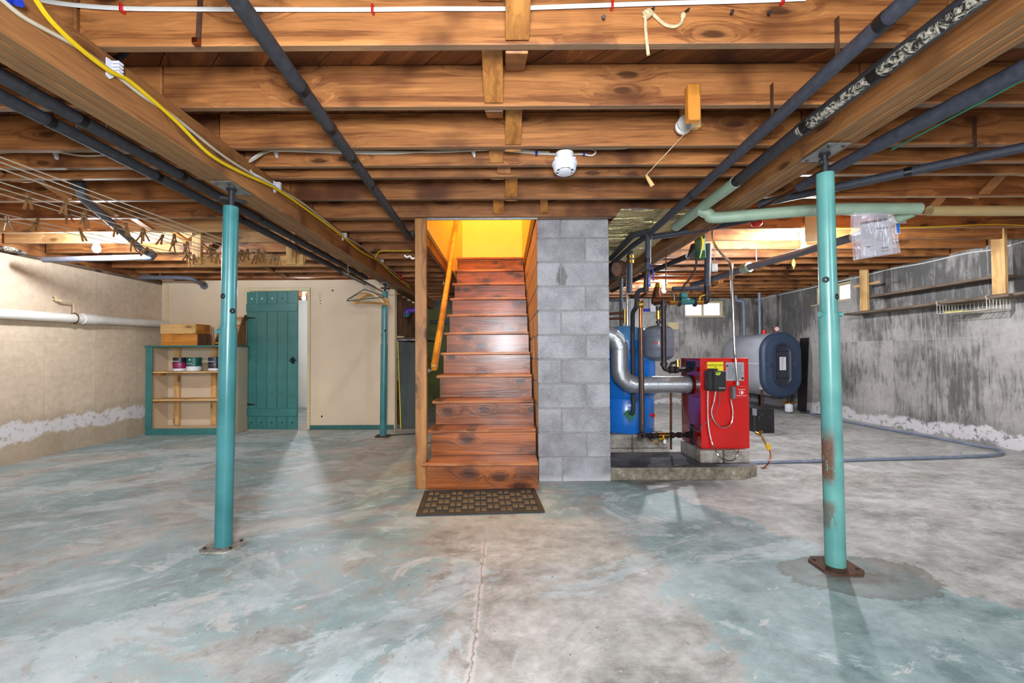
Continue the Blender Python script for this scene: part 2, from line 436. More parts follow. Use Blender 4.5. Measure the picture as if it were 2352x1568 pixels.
col = t.mix(t.ma('MULTIPLY', t.ma('MULTIPLY', t.step(n5, .53, .565), t.ma('SUBTRACT', 1.0, beige)), .75), col, pale)
sc1 = t.noise(t.vm('ADD', rot, (7, 3, 0)), 1.7, 8, .74, 1.2)
col = t.mix(t.ma('MULTIPLY', t.step(sc1, .60, .62), .6), col, lin((222, 218, 214)))
sc2 = t.noise(t.vm('ADD', rot, (17, 23, 0)), .9, 8, .72, .8)
col = t.mix(t.ma('MULTIPLY', t.step(sc2, .545, .66), .45), col, lin((120, 126, 125)))
dx = t.ma('SUBTRACT', x, 1.66); dy = t.ma('SUBTRACT', y, 2.16)
rr = t.ma('SQRT', t.ma('ADD', t.ma('MULTIPLY', dx, dx), t.ma('MULTIPLY', t.ma('MULTIPLY', dy, dy), 2.6)))
rr = t.ma('ADD', rr, t.ma('MULTIPLY', t.ma('SUBTRACT', n2, .5), .55))
col = t.mix(t.ma('MULTIPLY', t.ma('SUBTRACT', 1.0, t.step(rr, .30, .33)), .5), col, lin((108, 104, 94)))
ring = t.ma('MULTIPLY', t.step(rr, .29, .315), t.ma('SUBTRACT', 1.0, t.step(rr, .325, .345)))
col = t.mix(t.ma('MULTIPLY', ring, .45), col, lin((72, 66, 56)))
core = t.ma('SUBTRACT', 1.0, t.step(rr, .10, .2)); col = t.mix(t.ma('MULTIPLY', core, .6), col, lin((84, 58, 42)))
pd = t.ma('MULTIPLY', t.ma('MULTIPLY', t.step(x, .55, .9), t.ma('SUBTRACT', 1.0, t.step(x, 1.6, 2.2))), t.ma('MULTIPLY', t.step(y, 3.35, 3.7), t.ma('SUBTRACT', 1.0, t.step(y, 3.95, 4.0))))
col = t.mix(t.ma('MULTIPLY', pd, t.ma('MULTIPLY', t.step(n2, .36, .56), .9)), col, lin((74, 76, 80)))
cx = t.ma('ADD', t.ma('ADD', x, .12), t.ma('MULTIPLY', t.ma('SUBTRACT', n3, .5), .07)); cx = t.ma('ABSOLUTE', t.ma('ADD', cx, t.ma('MULTIPLY', t.ma('SUBTRACT', n2, .5), .05)))
fy_ = t.ma('SUBTRACT', 1.0, t.step(y, 2.55, 2.65))
crk = t.ma('MULTIPLY', t.ma('SUBTRACT', 1.0, t.step(cx, .010, .022)), t.ma('MULTIPLY', fy_, t.step(n3, .40, .52)))
col = t.mix(t.ma('MULTIPLY', crk, .75), col, lin((222, 216, 212)))
crk2 = t.ma('MULTIPLY', t.ma('SUBTRACT', 1.0, t.step(cx, .0015, .004)), fy_)
col = t.mix(t.ma('MULTIPLY', crk2, .6), col, lin((98, 92, 86)))
spk = t.noise(p, 30, 4, .65)
col = t.mix(t.ma('MULTIPLY', t.step(spk, .675, .70), .75), col, lin((84, 72, 62)))
col = t.mix(t.ma('MULTIPLY', t.step(t.noise(t.vm('ADD', p, (5, 5, 5)), 22, 4, .65), .69, .71), .7), col, lin((226, 222, 218)))
col = t.mix(t.ma('MULTIPLY', n4, .22), col, lin((124, 122, 120)))
t.set(col=col, rough=t.ma('ADD', .34, t.ma('MULTIPLY', n3, .22)), spec=.45)
t.bump(t.ma('ADD', t.ma('MULTIPLY', n3, 1.0), t.ma('MULTIPLY', n4, .35)), .28, .006)

# ---- poured concrete: grey right/back walls, cream painted left wall
def poured(name, lo_c, hi_c, dark, horiz, zA, zB, seams=True, drk=.5, effl=.85, stk=.35, zsl=0.0):
    t = T(name); p = t.pos(); x, y, z = t.sep(p); h = {'x': x, 'y': y}[horiz]
    v = t.comb(h, z, 0.0)
    st = t.noise(t.comb(t.ma('MULTIPLY', h, 9.0), t.ma('MULTIPLY', z, 1.3), 0.0), 2.0, 6, .7, .8)
    n = t.noise(v, 1.3, 6, .65); n3 = t.noise(v, 14, 6, .7)
    br = t.nd('ShaderNodeTexBrick', {'Vector': v, 'Color1': (0, 0, 0, 1), 'Color2': (1, 1, 1, 1), 'Mortar': (.5, .5, .5, 1), 'Scale': 1.0, 'Mortar Size': .006, 'Mortar Smooth': .3, 'Brick Width': .61, 'Row Height': 1.22, 'Bias': 0.0}, out=0, offset=0.0, squash=1.0)
    bf = [nn for nn in t.n if nn.type == 'TEX_BRICK'][-1].outputs['Fac']
    f = t.ma('ADD', t.ma('MULTIPLY', n, .45), t.ma('ADD', t.ma('MULTIPLY', st, stk), t.ma('MULTIPLY', n3, .25 + .35 - stk)))
    col = t.ramp(f, [(.36, lin(lo_c)), (.62, lin(hi_c))])
    if drk:
        dk = t.ma('ADD', t.ma('MULTIPLY', t.noise(v, 1.0, 4, .6), .6), t.ma('ADD', t.ma('MULTIPLY', st, .5), t.ma('MULTIPLY', t.sep(br)[0], .10)))
        dk = t.ma('ADD', dk, t.ma('MULTIPLY', t.step(z, .9, 2.1), .06))
        col = t.mix(t.ma('MULTIPLY', t.step(dk, .56, .72), drk), col, lin(dark))
        col = t.mix(t.ma('MULTIPLY', t.step(n3, .60, .68), .45), col, lin((62, 58, 54)))
    if seams: col = t.mix(t.ma('MULTIPLY', bf, .4), col, tuple(c * .8 for c in lin(hi_c)[:3]) + (1,))
    zz = t.ma('ADD', z, t.ma('MULTIPLY', t.ma('SUBTRACT', t.noise(v, 4.0, 7, .7), .5), .28))
    zz = t.ma('ADD', zz, t.ma('MULTIPLY', t.ma('SUBTRACT', n, .5), .3))
    if zsl: zz = t.ma('SUBTRACT', zz, t.ma('MULTIPLY', t.ma('SUBTRACT', h, 4.5), zsl))
    band = t.ma('MULTIPLY', t.step(zz, zA - .03, zA + .01), t.ma('SUBTRACT', 1.0, t.step(zz, zB - .02, zB + .02)))
    damp = t.ma('SUBTRACT', 1.0, t.step(zz, zB, zB + .14))
    col = t.mix(t.ma('MULTIPLY', damp, .35), col, tuple(c * .6 for c in lin(lo_c)[:3]) + (1,))
    col = t.mix(t.ma('MULTIPLY', band, t.ma('MULTIPLY', t.step(n3, .36, .48), effl)), col, lin((232, 228, 232)))
    t.set(col=col, rough=.75)
    t.bump(t.ma('ADD', t.ma('MULTIPLY', n3, .5), t.ma('ADD', t.ma('MULTIPLY', st, .4), t.ma('MULTIPLY', bf, .9))), .45, .012)
poured('grey_wall_y', (134, 130, 126), (198, 194, 190), (58, 57, 57), 'y', .06, .21, drk=.8)
poured('grey_wall_x', (134, 130, 126), (194, 190, 186), (66, 64, 62), 'x', .05, .12, drk=.75)
poured('cream_wall', (184, 164, 140), (220, 200, 176), (170, 150, 130), 'y', .20, .36, drk=0, zsl=.035, stk=.14)
t = T('block'); o = t.obj(); rn = t.rnd(); of = t.ma('MULTIPLY', rn, 40.0); v = t.vm('ADD', o, t.comb(of, of, of))
n = t.noise(v, 5, 5, .6); n2 = t.noise(v, 120, 3, .8)
col = t.ramp(n, [(.3, lin((128, 128, 132))), (.65, lin((176, 176, 182)))])
col = t.mix(t.ma('MULTIPLY', t.step(n2, .5, .7), .5), col, lin((206, 206, 212))); col = t.mix(t.ma('MULTIPLY', t.step(n2, .44, .34), .5), col, lin((92, 90, 92)))
col = t.mix(t.ma('MULTIPLY', rn, .18), col, lin((120, 118, 118)))
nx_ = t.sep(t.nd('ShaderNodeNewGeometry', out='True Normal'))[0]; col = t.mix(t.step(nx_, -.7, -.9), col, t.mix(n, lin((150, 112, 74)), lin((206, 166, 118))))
wp = t.pos(); wx_, wy_, wz_ = t.sep(wp); sx_ = t.ma('MULTIPLY', t.ma('SUBTRACT', wx_, .475), 3.2); sz_ = t.ma('MULTIPLY', t.ma('SUBTRACT', wz_, 1.71), 1.6)
sr = t.ma('ADD', t.ma('SQRT', t.ma('ADD', t.ma('MULTIPLY', sx_, sx_), t.ma('MULTIPLY', sz_, sz_))), t.ma('MULTIPLY', t.ma('SUBTRACT', t.noise(wp, 9, 5, .7), .5), .35))
col = t.mix(t.ma('MULTIPLY', t.ma('SUBTRACT', 1.0, t.step(sr, .10, .17)), .65), col, lin((84, 80, 76)))
col = t.mix(t.ma('MULTIPLY', t.ma('SUBTRACT', 1.0, t.step(t.ma('ADD', wz_, t.ma('MULTIPLY', n, .12)), .07, .12)), .5), col, lin((214, 214, 216)))
t.set(col=col, rough=.85); t.bump(n2, .5, .004)
plain('mortar', (152, 150, 150), .9, var=.15, sc=30, bump=.3)
t = T('pad_concrete'); p = t.pos(); n = t.noise(p, 3, 7, .7); n2 = t.noise(p, 20, 6, .7)
nz = t.sep(t.nd('ShaderNodeNewGeometry', out='True Normal'))[2]
top = t.ramp(n, [(.4, lin((72, 72, 76))), (.66, lin((136, 136, 140)))]); sd = t.ramp(t.ma('ADD', t.ma('MULTIPLY', n, .5), t.ma('MULTIPLY', n2, .5)), [(.36, lin((90, 82, 72))), (.52, lin((148, 138, 120))), (.64, lin((206, 202, 192)))])
t.set(col=t.mix(t.step(nz, .4, .7), sd, top), rough=.8); t.bump(n2, .5, .015)
t = T('base_block'); p = t.pos(); n = t.noise(p, 6, 6, .7); n2 = t.noise(p, 50, 4, .8)
t.set(col=t.mix(t.step(n2, .5, .7), t.ramp(n, [(.36, lin((110, 100, 92))), (.6, lin((176, 170, 160)))]), lin((190, 186, 178))), rough=.85); t.bump(n2, .4, .005)
# glass, clear bag, bulbs
t = T('pane_glass'); g = t.nd('ShaderNodeBsdfGlossy', {'Roughness': .05}); tr = t.nd('ShaderNodeBsdfTransparent', {'Color': (.95, .97, .96, 1)})
mx = t.nd('ShaderNodeMixShader', {0: .08, 1: tr, 2: g}); t.t.links.new(mx, t.out.inputs[0])
t = T('clear_bag'); g = t.nd('ShaderNodeBsdfGlossy', {'Roughness': .12, 'Color': (.95, .95, 1, 1)}); tr = t.nd('ShaderNodeBsdfTransparent', {'Color': (.97, .97, 1, 1)}); df = t.nd('ShaderNodeBsdfTranslucent', {'Color': (.86, .86, .95, 1)}); d2 = t.nd('ShaderNodeBsdfDiffuse', {'Color': (.82, .82, .92, 1)})
o = t.obj(); n = t.noise(t.vm('MULTIPLY', o, (1.6, 1, .5)), 13, 4, .6, .8)
bn = t.nd('ShaderNodeBump', {'Height': n, 'Strength': 1.0, 'Distance': .02})
for q in (g, d2): t.t.links.new(bn, q.node.inputs['Normal'])
m1 = t.nd('ShaderNodeMixShader', {0: .27, 1: tr, 2: d2}); m2 = t.nd('ShaderNodeMixShader', {0: .10, 1: m1, 2: g}); t.t.links.new(m2, t.out.inputs[0])
def bulbmat(name, watts, col, area): T(name).set(col=(1, 1, 1, 1), emit=col, es=watts / (math.pi * area))
# ================================================================== STRUCTURE
XL, XR, YF, YB = -4.945, 5.2, -3.2, 9.37
ZJ, HJ, ZS = 2.18, 0.19, 2.37
def fz(x): return max(0.0, (x - 2.2)) * 0.018       # the slab rises slightly to the right wall
m = MB(); xs = [XL - .2, -2, 0, 2.2, XR + .3]; ys = [YF - .2, 0, 4, YB + .3]
m.add([(x, y, fz(x)) for x in xs for y in ys] + [(x, y, -.2) for x in xs for y in ys], [])
nx, ny = len(xs), len(ys); g = lambda i, j, k=0: k * nx * ny + i * ny + j
for k in (0, 1):
    for i in range(nx - 1):
        for j in range(ny - 1): m.f.append((g(i, j, k), g(i + 1, j, k), g(i + 1, j + 1, k), g(i, j + 1, k)))
for i in range(nx - 1):
    for j in (0, ny - 1): m.f.append((g(i, j), g(i + 1, j), g(i + 1, j, 1), g(i, j, 1)))
for j in range(ny - 1):
    for i in (0, nx - 1): m.f.append((g(i, j), g(i, j + 1), g(i, j + 1, 1), g(i, j, 1)))
struct(m.build('floor', 'floor_concrete', world=True, smooth=False), 'worn teal painted concrete floor slab')

# walls
m = MB(); m.box(XL - .25, XL, YF, YB, -.1, 2.085); struct(m.build('wall_left', 'cream_wall', world=True), 'cream painted concrete wall with white salt stains')
WY0, WY1, WZ0, WZ1 = 6.83, 7.71, 1.86, 2.16
m = MB(); m.box(XR, XR + .25, YF, WY0, -.1, 2.2); m.box(XR, XR + .25, WY1, YB, -.1, 2.2); m.box(XR, XR + .25, WY0, WY1, -.1, WZ0); m.box(XR, XR + .25, WY0, WY1, WZ1, 2.2)
struct(m.build('wall_right', 'grey_wall_y', world=True), 'bare grey concrete wall with dark mould streaks')
BX0, BX1, BZ0, BZ1 = 3.72, 4.55, 1.82, 2.15
m = MB(); m.box(XL, BX0, YB, YB + .25, -.1, 2.2); m.box(BX1, XR + .25, YB, YB + .25, -.1, 2.2); m.box(BX0, BX1, YB, YB + .25, -.1, BZ0); m.box(BX0, BX1, YB, YB + .25, BZ1, 2.2)
struct(m.build('wall_back', 'grey_wall_x', world=True), 'far grey concrete wall')
m = MB(); m.box(XL - .25, XR + .25, YF - .2, YF, -.1, 2.2); struct(m.build('wall_front', 'grey_wall_x', world=True), 'grey concrete wall behind the viewpoint')
# sill plates and rim boards
tr = sroot('trim_1', 'rim board and sill plates over the right concrete wall')
m = MB(); m.box(XR + .03, XR + .25, YF, YB + .2, 2.2, 2.42); m.build('rim_board', 'joist_wood_Y', tr)
m = MB(); m.box(XL, XR + .2, YB + .03, YB + .25, 2.2, 2.42); m.build('rim_board', 'joist_wood_X', tr)
m = MB(); m.box(XL - .2, XR + .2, YF - .2, YF, 2.2, 2.42); m.build('rim_board', 'joist_wood_X', tr)
tr = sroot('trim_2', 'dark rim board and sill plate over the cream wall')
m = MB(); m.box(XL - .25, XL - .03, YF, YB + .2, 2.125, 2.42); m.build('rim_board', 'joist_wood_Y', tr)
m = MB(); m.box(XL - .2, XL - .02, YF, YB, 2.085, 2.125); m.build('sill_plate', 'grey_board', tr)

# ceiling: diagonal plank deck, joists, bridging
ceil = sroot('ceiling', 'open joist ceiling with diagonal plank deck')
SX0, SX1, SY0, SY1 = -.70, .28, 3.73, 6.45            # stair opening
rects = [(XL - .2, SX0, YF - .2, YB + .2), (SX1, XR + .2, YF - .2, YB + .2), (SX0, SX1, YF - .2, SY0), (SX0, SX1, SY1, YB + .2)]
m = MB()
for x0, x1, y0, y1 in rects: m.box(x0, x1, y0, y1, ZS + .024, ZS + .05)
m.build('deck_backing', 'subfloor_wood', ceil)
def clip(poly, a, b, c):                               # keep a*x+b*y<=c
    out = []
    for i in range(len(poly)):
        p, q = poly[i], poly[(i + 1) % len(poly)]; dp = a * p[0] + b * p[1] - c; dq = a * q[0] + b * q[1] - c
        if dp <= 0: out.append(p)
        if dp * dq < 0: t = dp / (dp - dq); out.append((p[0] + (q[0] - p[0]) * t, p[1] + (q[1] - p[1]) * t))
    return out
wd = .17; s2 = math.sqrt(.5)
for i in range(-60, 90):
    d0 = i * wd
    for (x0, x1, y0, y1) in rects:
        if y0 < -1: y0v = -.3
        else: y0v = y0
        pl = [(x0, y0v), (x1, y0v), (x1, y1), (x0, y1)]
        pl = clip(pl, s2, s2, d0 + wd - .003); pl = clip(pl, -s2, -s2, -d0)      # planks run at 45 degrees
        if len(pl) < 3: continue
        if max(q[1] for q in pl) < .2: continue
        dz = random.uniform(0, .003)
        m = MB(); m.prism([(a, b, ZS + dz) for a, b in pl], (0, 0, .022)); 
        o = m.build('plank', 'subfloor_wood', ceil, smooth=False)
        o.rotation_euler = (0, 0, R(45)); mm = Matrix.Rotation(R(-45), 4, 'Z'); o.data.transform(mm)
m = MB()
for x0, x1, y0, y1 in rects:
    if y0 < -1: m.box(x0, x1, y0, -.3, ZS, ZS + .022)
m.build('deck_boards', 'subfloor_wood', ceil)['kind'] = 'stuff'
JY = {k: 4.07 - .4065 * k for k in range(-13, 18)}
def joist(x0, x1, y, zb=ZJ, t=.038, zt=ZS, mat='joist_wood_X'):
    m = MB(); m.box(x0, x1, y, y + t, zb, zt, .004); return m.build('joist', mat, ceil)
BLX, BRX = -1.5465, 1.6175
for k, y in JY.items():
    j = random.uniform(-.006, .006); jz = lambda: ZJ + random.uniform(-.004, .003)
    if y < YF + .1 or y > YB - .02: continue
    joist(XL + .0, BLX - .004, y + j, jz(), mat='bulb_lit_joist' if k in (0, -1) else 'joist_wood_X')  # joists beside the left bulb get the wood with its light painted in
    joist(BRX + .004, XR - .0, y + random.uniform(-.006, .006), jz(), mat='joist_wood_X')
    if k <= 0 and SY0 < y < SY1 + .02:
        joist(BLX + .004, SX0 - .045, y, jz()); joist(.90, BRX - .004, y, jz())
    elif k == 1: continue
    else: joist(BLX + .004, BRX - .004, y, jz())
for i in range(2): joist(BLX + .004, BRX - .004, 3.652 + .039 * i, 2.168)
joist(BLX + .004, BRX - .004, 2.681); joist(BRX + .004, XR, 2.668); joist(XL, BLX - .004, 2.684)
m = MB(); m.box(SX0 - .04, SX0, 3.73, SY1, 2.05, ZS, .004); m.build('joist', 'joist_wood_Y', ceil)
m = MB(); m.box(SX1 + .0, SX1 + .04, 6.12, 9.3, ZJ, ZS, .004); m.build('joist', 'joist_wood_Y', ceil)
def strut(y0, y1, x, zlo_at_far, w=.075, skew=0.0):
    m = MB(); lo, hi = ZJ + .012, ZS - .03
    a = (x, y0 + .02, hi if zlo_at_far else lo); b = (x + skew, y1 + .0, lo if zlo_at_far else hi)
    m.bar(V(a) - (V(b) - V(a)) * .04, V(b) - V((0, .012, 0)), w, .019, (0, 0, 1), .002); m.build('bridging_strut', 'strut_wood', ceil)
jy = sorted(JY.values())
ctr = sorted([y for y in jy if .7 < y < 3.9 and abs(y - 3.663) > .1] + [3.652, 2.681])
fars = [.05, -.045, .05, -.045, .0, .05, -.045]
for i, (a, b) in enumerate(zip(ctr, ctr[1:])):
    far = fars[(i - (len(ctr) - 1 - len(fars))) % len(fars)]
    near = -.045 if far > 0 else .05
    strut(a + .038, b, far, True, .085)
    if far: strut(a + .038, b, near, False, .085)
strut(3.257 + .04, 3.652, .29, True, .06, .03)
for rowx in (-3.25, 3.35):
    jz_ = sorted(jy + [2.676])
    for a, b in zip(jz_, jz_[1:]):
        if a < .3 or b > 9.2: continue
        strut(a + .038, b, rowx + random.uniform(-.03, .03), True, .07, .1); strut(a + .038, b, rowx + .1 + random.uniform(-.03, .03), False, .07, -.1)

# beams: four plies each
def beam(x0, x1, z0, z1, y0, y1, label):
    r = sroot('beam', label); n = 4; w = (x1 - x0) / n
    for i in range(n):
        m = MB(); dz = random.uniform(-.006, .006)
        m.box(x0 + i * w + .0012, x0 + (i + 1) * w - .0012, y0, y1, z0 + dz, z1, .004); m.build('beam_ply', 'beam_wood', r)
beam(-1.634, -1.459, 2.005, ZJ - .005, YF, YB, 'built-up timber beam on the left posts')
beam(1.541, 1.694, 2.065, ZJ - .005, YF, YB, 'built-up timber beam on the right post')

# cream partition with the plank door
PX1, PY0, PY1, PZ = -1.6, 6.55, 6.65, 2.15
DX0, DX1, DZ = -3.715, -2.845, 1.995
m = MB(); m.box(XL, DX0, PY0, PY1, 0, PZ); m.box(DX1, PX1, PY0, PY1, 0, PZ); m.box(DX0, DX1, PY0, PY1, DZ, PZ)
struct(m.build('wall_partition', 'cream_panel', world=True), 'smooth cream partition beside the bookcase')
m = MB(); m.box(-2.82, PX1 + .004, PY0 - .014, PY0, .002, .06, .003); struct(m.build('baseboard_partition', 'teal_dark'), 'low teal baseboard')
tr = sroot('trim_3', 'cream door casing')
for a in (DX0 - .04, DX1): m = MB(); m.box(a, a + .042, PY0 - .016, PY1, 0.002, DZ + .0, .004); m.build('casing', 'cream_trim', tr)
m = MB(); m.box(DX0 - .04, DX1 + .042, PY0 - .016, PY1, DZ, DZ + .045, .004); m.build('casing', 'cream_trim', tr)
tr = sroot('trim_4', 'battens over the partition seams')
m = MB(); m.box(-4.90, -4.85, PY0 - .012, PY0, .002, PZ - .05, .003); m.build('batten', 'cream_trim', tr)
m = MB(); m.box(PX1 - .0, PX1 + .018, PY0 - .012, PY1 + .01, .002, PZ, .003); m.build('batten', 'cream_trim', tr)
# stud wall of the workshop corner (back of the partition room)
r = sroot('wall_workshop', 'open stud wall beside the stairs')
m = MB(); m.box(-1.70, -1.685, PY1, YB, 0.0, 2.0); m.build('back_panel', 'dark_stud', r)
for i in range(8):
    y = PY1 + .02 + i * .38; m = MB(); m.box(-1.685, -1.60, y, y + .038, 0.01, 2.0, .003); m.build('stud', 'dark_stud', r)
m = MB(); m.box(XL, -1.72, YB - .03, YB, 0, 2.2); struct(m.build('wall_utility', 'white_wall', world=True), 'pale wall of the room beyond the door')
m = MB(); m.box(-1.68, 1.5, YB - .03, YB, .0, 2.0); struct(m.build('wall_workshop_back', 'olive_paint', world=True), 'olive green painted wall beyond the stairs')
# upper stairwell
r = sroot('wall_stairwell', 'yellow walls of the stairwell above')
def yb(x0, x1, y0, y1, z0, z1, nm='stair_lining'): m = MB(); m.box(x0, x1, y0, y1, z0, z1); m.build(nm, 'yellow_plaster', r)
yb(SX0 - .0, SX0 + .03, 3.735, 7.3, 2.15, 4.7); yb(SX1 + .0, SX1 + .03, 3.735, 7.3, 2.40, 4.7); yb(SX0, SX1, 7.2, 7.25, 2.37, 4.7)
yb(SX0, SX1, 3.70, 3.735, 2.42, 4.7); yb(SX0 - .1, SX1 + .1, 3.7, 7.3, 4.7, 4.75)
m = MB(); m.box(SX0 + .03, SX1, 6.45, 7.2, 2.36, 2.385); m.build('landing', 'tread_wood', r)
m = MB(); m.box(SX1 - .012, SX1 + .012, 3.735, 6.4, 2.24, 2.42, .003); m.build('edge_board', 'dark_stud', r)
m = MB(); m.box(SX0 + .05, SX1 - .01, 3.685, 3.70, 2.155, 2.175, .002); m.build('edge_strip', 'pale_metal', r)

# windows
def window(nm, lab, horiz, a0, a1, z0, z1, plane, sgn):
    r = sroot(nm, lab); f = .035; dep = .06
    def bx(u0, u1, v0, v1, mat, n, d0, d1):
        m = MB()
        if horiz == 'y': m.box(plane + d0, plane + d1, u0, u1, v0, v1, .003 if n != 'pane' else 0)
        else: m.box(u0, u1, plane + d0, plane + d1, v0, v1, .003 if n != 'pane' else 0)
        return m.build(n, mat, r)
    d0, d1 = .10, .10 + dep
    bx(a0, a1, z0, z0 + f, 'cream_trim', 'window_frame', d0, d1); bx(a0, a1, z1 - f, z1, 'cream_trim', 'window_frame', d0, d1)
    for a, b in ((a0, a0 + f), (a1 - f, a1), ((a0 + a1) / 2 - .012, (a0 + a1) / 2 + .012)): bx(a, b, z0 + f, z1 - f, 'cream_trim', 'window_frame', d0, d1)
    mid = (a0 + a1) / 2
    bx(a0 + f, mid - .012, z0 + f, z1 - f, 'pane_glass', 'pane', d0 + .025, d0 + .03); bx(mid + .012, a1 - f, z0 + f, z1 - f, 'pane_glass', 'pane', d0 + .025, d0 + .03)
    bx(a0, a1, z0 - .01, z0 + .004, 'cream_trim', 'window_sill', -.012, d0)
window('window_1', 'small high window in the right wall', 'y', WY0, WY1, WZ0, WZ1, XR, 1)
window('window_2', 'small high window in the far wall above the red boiler', 'x', BX0, BX1, BZ0, BZ1, YB, 1)
m = MB(); m.box(XR + .26, XR + 9, 0, 20, 1.6, 1.7); m.box(-5, XR + 9, YB + .26, YB + 12, 1.55, 1.68)
struct(m.build('lawn', 'lawn', world=True), 'lawn outside the basement windows')

# chimney of concrete blocks
ch = sroot('chimney', 'grey concrete block chimney beside the stairs')
CX0, CX1, CY0, CH = .275, .872, 3.795, .2035
m = MB(); m.box(CX0 + .006, CX1 - .004, CY0 + .006, CY0 + 2.3, 0, ZS + .02); m.build('mortar', 'mortar', ch)
gp = .0095
def blk(x0, x1, y0, y1, i):
    d = random.uniform(-.0015, .0025); m = MB(); m.box(x0 - d, x1, y0 - d, y1, i * CH + .002, (i + 1) * CH - gp, .004); m.build('block', 'block', ch)
for i in range(11):
    if i % 2 == 0:
        blk(CX0, CX0 + .1905, CY0, CY0 + .397, i); blk(CX0 + .20, CX1, CY0, CY0 + .19, i); y = CY0 + .4065
    else:
        blk(CX0, CX0 + .397, CY0, CY0 + .19, i); blk(CX0 + .4065, CX1, CY0, CY0 + .19, i); y = CY0 + .20
    while y < CY0 + 2.25: blk(CX0, CX0 + .19, y, min(y + .397, CY0 + 2.3), i); y += .4065

# boiler pad
m = MB(); m.prism([(.80, 3.84, 0), (2.02, 3.835, 0), (2.16, 3.93, 0), (2.19, 4.45, 0), (.80, 4.45, 0)], (0, 0, .10)); struct(m.build('equipment_pad', 'pad_concrete', world=True), 'raised dark concrete pad under the red boiler')

# ================================================================== STAIRS
st = thing('staircase', 'steep open wooden staircase with glossy brown risers', 'staircase', (-.2, 3.6, 0))
RS, RN = .2165, .26
for k in range(1, 12):
    y0 = 3.55 + (k - 1) * RN; z1 = k * RS; tw = .004 * random.uniform(-1, 1)
    if k == 1:
        m = MB(); m.obox((-.18, y0 + .145, z1 - .014), (1, 0, 0), (0, 1, 0), (0, 0, 1), .435, .145, .014, .007); m.box(-.658, -.60, y0, y0 + .046, z1 - .0278, z1 - .0002, .006); m.build('tread', 'tread_wood', st)
    elif k < 11: m = MB(); m.obox((-.2, y0 + .145, z1 - .014), (1, 0, .006), (0, 1, 0), (0, 0, 1), .455, .145, .014, .007); m.build('tread', 'tread_wood', st)
    else: m = MB(); m.box(-.655, .255, y0, y0 + .06, z1 - .028, z1, .006); m.build('tread', 'tread_wood', st)
    m = MB(); m.box(-.618 if k == 1 else -.625, .255, y0 + .025, y0 + .045, (k - 1) * RS + (.001 if k == 1 else 0), z1 - .028, .002); m.build('riser', 'stair_wood', st)
for x in (-.60, .21):
    m = MB(); poly = [(x, 3.64, 0.002), (x, 3.9, 0.002), (x, 6.2, 1.915), (x, 6.2, 2.13)]
    m.prism(poly, (.038, 0, 0)); m.build('stringer', 'amber_pine_Y', st)
m = MB(); m.box(-.712, -.622, 3.60, 3.645, 0.0, 2.145, .004)
nw = m.build('stair_post', 'newel_wood'); tag(nw, 'brown timber post at the left edge of the stairs', 'post')
hr = thing('handrail', 'yellow varnished handrail rising along the stairs', 'handrail', (-.6, 3.75, .95))
a = V((-.585, 3.74, .945)); b = V((-.635, 6.3, 3.06)); m = MB(); m.bar(a, b, .05, .065, (0, 0, 1), .012); m.build('rail', 'rail_wood', hr)
for t_ in (.03, .46):
    p = a.lerp(b, t_); m = MB(); m.tube(bend([p + V((-.0, 0, -.03)), p + V((-.01, 0, -.075)), p + V((-.05, 0, -.085))], .03), .008, 8); m.lathe([(0, 0), (.022, 0), (.022, .006), (0, .006)], p + V((-.056, 0, -.085)), (1, 0, 0), 12); m.build('bracket', 'pale_metal', hr)

# door
dr = sroot('door_1', 'teal plank door standing ajar'); dr.location = (-3.70, 6.53, .012)
dw, dh = .765, 1.965
def dpart(nm, x0, x1, y0, y1, z0, z1, mat, ch=.003):
    m = MB(); m.box(x0, x1, y0, y1, z0, z1, ch); o = m.build(nm, mat); o.parent = dr; return o
pw = dw / 5
for i in range(5): dpart('plank', i * pw + .002, (i + 1) * pw - .002, -.02, 0, 0, dh, 'teal_paint', .003)
dpart('batten', 0.0, dw, -.036, -.0205, dh - .29, dh - .175, 'teal_paint', .005); dpart('batten', 0.0, dw, -.036, -.0205, .19, .30, 'teal_paint', .005)
for z in (dh - .235 - .14, .245 + .11):
    m = MB(); m.prism([(-.03, -.022, z - .042), (.004, -.022, z - .042), (.006, -.022, z - .016), (.13, -.022, z - .006), (.14, -.022, z), (.13, -.022, z + .006), (.006, -.022, z + .016), (.004, -.022, z + .042), (-.03, -.022, z + .042)], (0, -.006, 0)); o = m.build('hinge', 'black_paint'); o.parent = dr
for z, c in ((dh - .10, 4), (.10, 5)):
    for i in range(c):
        m = MB(); m.lathe([(0, 0), (.012, 0), (.009, .004), (0, .005)], (i * pw + pw * .5, -.020, z), (0, -1, 0), 10); o = m.build('rivet', 'label_white' if z > 1 and i < 3 else 'iron'); o.parent = dr
m = MB(); m.box(dw - .09, dw - .05, -.026, -.02, .93, 1.03, .003); m.sphere((dw - .07, -.06, .98), .026, 12, 8); m.tube([(dw - .07, -.02, .98), (dw - .07, -.05, .98)], .01, 8); m.bar((dw - .1, -.024, .985), (dw - .02, -.024, .985), .012, .02); o = m.build('knob', 'black_paint'); o.parent = dr
dr.rotation_euler = (0, 0, R(-4.5))

